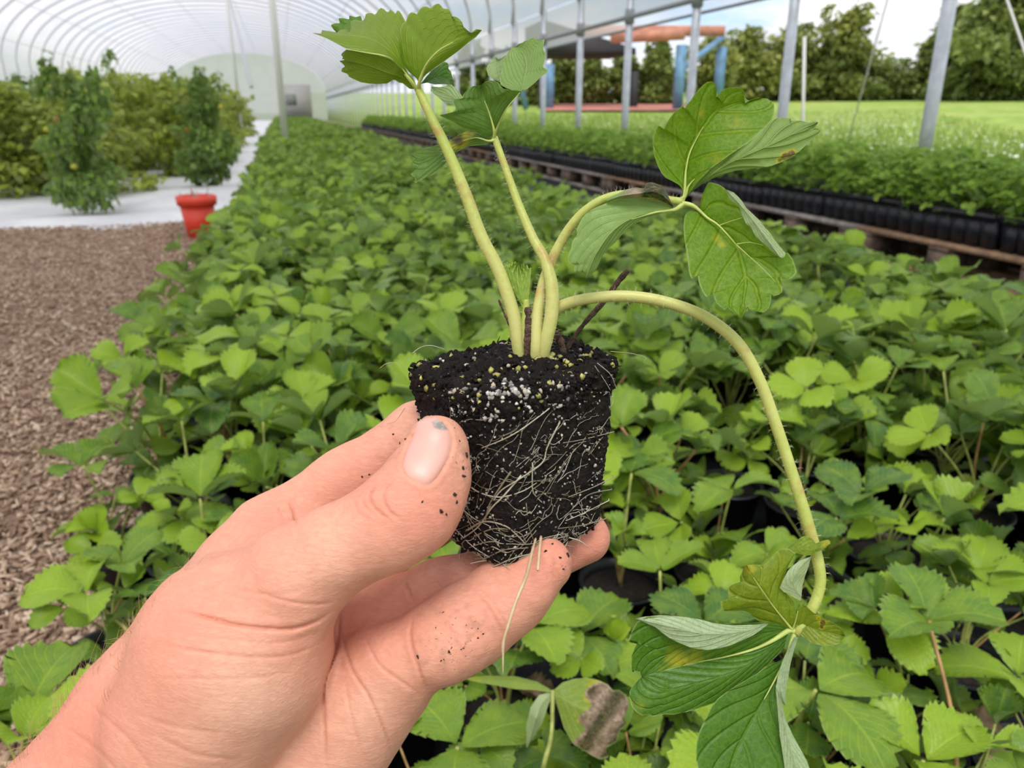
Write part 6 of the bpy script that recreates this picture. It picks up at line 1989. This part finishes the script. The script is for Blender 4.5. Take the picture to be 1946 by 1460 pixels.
# ---- the plant with the scorched leaf in front at the bottom, and dried leaves among the pots
SC_ = onz(1050, 1312, .232)
sx, sy = SC_[0] - .01, SC_[1] + .02
dj = float((SC_ - CAM) @ F)
scp = empty('strawberry_plant', (sx, sy, 0)); tag(scp, 'strawberry plant with a brown scorched yellowing leaf, at the bottom below the root ball', 'strawberry plant')
link('pot', pot_me, scp, None, (0, 0, .006)); link('soil', psoil_me, scp, None, (0, 0, .006))
M_SCORCH = leaf_mat('scorched_leaf', (.13, .22, .035), (.22, .32, .04), (.30, .40, .16), rand='none', nv=6, transl=.2, spots=True)


def wS(xy): return np.clip((xy[:, 0] - 1112 - .25 * (1340 - xy[:, 1]) + 9 * np.sin(xy[:, 1] * .13)) / 8, 0, 1) * np.clip((xy[:, 1] - 1292 + .2 * (xy[:, 0] - 1150)) / 10, 0, 1) * (.77 + .12 * np.sin(xy[:, 0] * .11 + xy[:, 1] * .07))


p1 = patch([(1052, 1312), (1068, 1298), (1090, 1290), (1115, 1288), (1140, 1295), (1155, 1302), (1165, 1312), (1176, 1310), (1188, 1320), (1195, 1335), (1192, 1350)], [(1052, 1314), (1085, 1335), (1120, 1350), (1160, 1360), (1185, 1365)],
           [(1052, 1316), (1060, 1345), (1072, 1385), (1090, 1415), (1110, 1430), (1140, 1445), (1158, 1440), (1150, 1425), (1172, 1412), (1178, 1390), (1192, 1375), (1185, 1365), (1192, 1350)], N=60, K=12,
           dA=(dj, dj + .012, dj + .005), dM=(dj, dj - .014, dj - .01), dB=(dj, dj - .02, dj - .012), wither=wS, spots=[(1135, 1300, 26, .42), (1118, 1325, 15, .5), (1122, 1352, 12, .4), (1150, 1428, 20, .42), (1130, 1400, 14, .36), (1098, 1372, 5, .6), (1092, 1358, 4, .6)], wav=.002, seed=41)
p2 = patch([(1050, 1312), (1020, 1295), (980, 1286), (930, 1284), (878, 1288)], [(1050, 1313), (1010, 1300), (960, 1294), (878, 1290)], [(1050, 1316), (1020, 1312), (980, 1310), (930, 1302), (878, 1290)], N=40, K=8, dA=(dj, dj + .02, dj + .025), dM=(dj, dj + .008, dj + .02), dB=(dj, dj, dj + .018), seed=42, spots=[(900, 1292, 25, .3)], wav=.0015)
p3 = patch([(1048, 1316), (1025, 1322), (1008, 1345), (1000, 1380), (1000, 1420)], [(1050, 1318), (1028, 1340), (1015, 1375), (1003, 1420)], [(1054, 1318), (1042, 1340), (1030, 1375), (1012, 1405), (1000, 1420)], N=40, K=8, dA=(dj, dj - .01, dj - .01), dM=(dj, dj - .02, dj - .015), dB=(dj, dj - .01, dj - .01), seed=43, pale=.5, flip=True, wav=.002)
for p_, nm in ((p1, 'scorched yellow and brown leaflet'), (p2, None), (p3, None)):
    leaflet(scp, M_SCORCH, [p_], name='leaflet', label=nm)
w = catmull([np.array([sx, sy, POT_H - .01]), P(1035, 1450, dj - .03), P(1048, 1395, dj - .01), np.array(SC_)], 20)
v, f_, uv = tube(w, np.linspace(.0024, .0016, 20), 7); link('leaf_stalk', mesh('leaf_stalk', v, f_, uv), scp, M_PET)
for i in range(3):
    vb = LV[[3, 7, 12][i]]
    o = link('leaf', vb[0], scp, None, (0, 0, POT_H)); o.rotation_euler = (0, 0, 1.5 + i * 1.9); o.scale = (.6,) * 3
    link('leaf_stalk', vb[1], o, None, (0, 0, 0))
M_DRY = simple('dry_leaf', (.40, .27, .17), .85, var=.4, scale=90, bump=.4)
M_DRY2 = simple('pale_dry_leaf', (.62, .52, .36), .8, var=.25, scale=60, bump=.3)
for (px, py, z, s_, mt, lab) in ((1800, 1362, .12, .05, M_DRY, 'crumpled brown dry leaf lying among the pots at the lower right'), (1862, 800, .17, .05, M_DRY2, 'pale dry curled leaf standing among the plants at the right edge'), (985, 1325, .11, .04, M_DRY, 'small brown dry leaf under the scorched plant')):
    p_ = onz(px, py, z)
    v, q, uv = leaflet_grid(s_, s_ * .8, 1.0, .6, 7, 4, rs, curl=.5, roll=2)
    v = v + .006 * np.stack([vnoise(v * 90, 1), vnoise(v * 90, 2), vnoise(v * 90, 3)], 1)
    v = v @ rotm('Z', rs.uniform(0, 6.28)).T
    o = link('dry_leaf', mesh('dry_leaf', v, q, uv), None, mt, tuple(p_)); tag(o, lab, 'dry leaf')
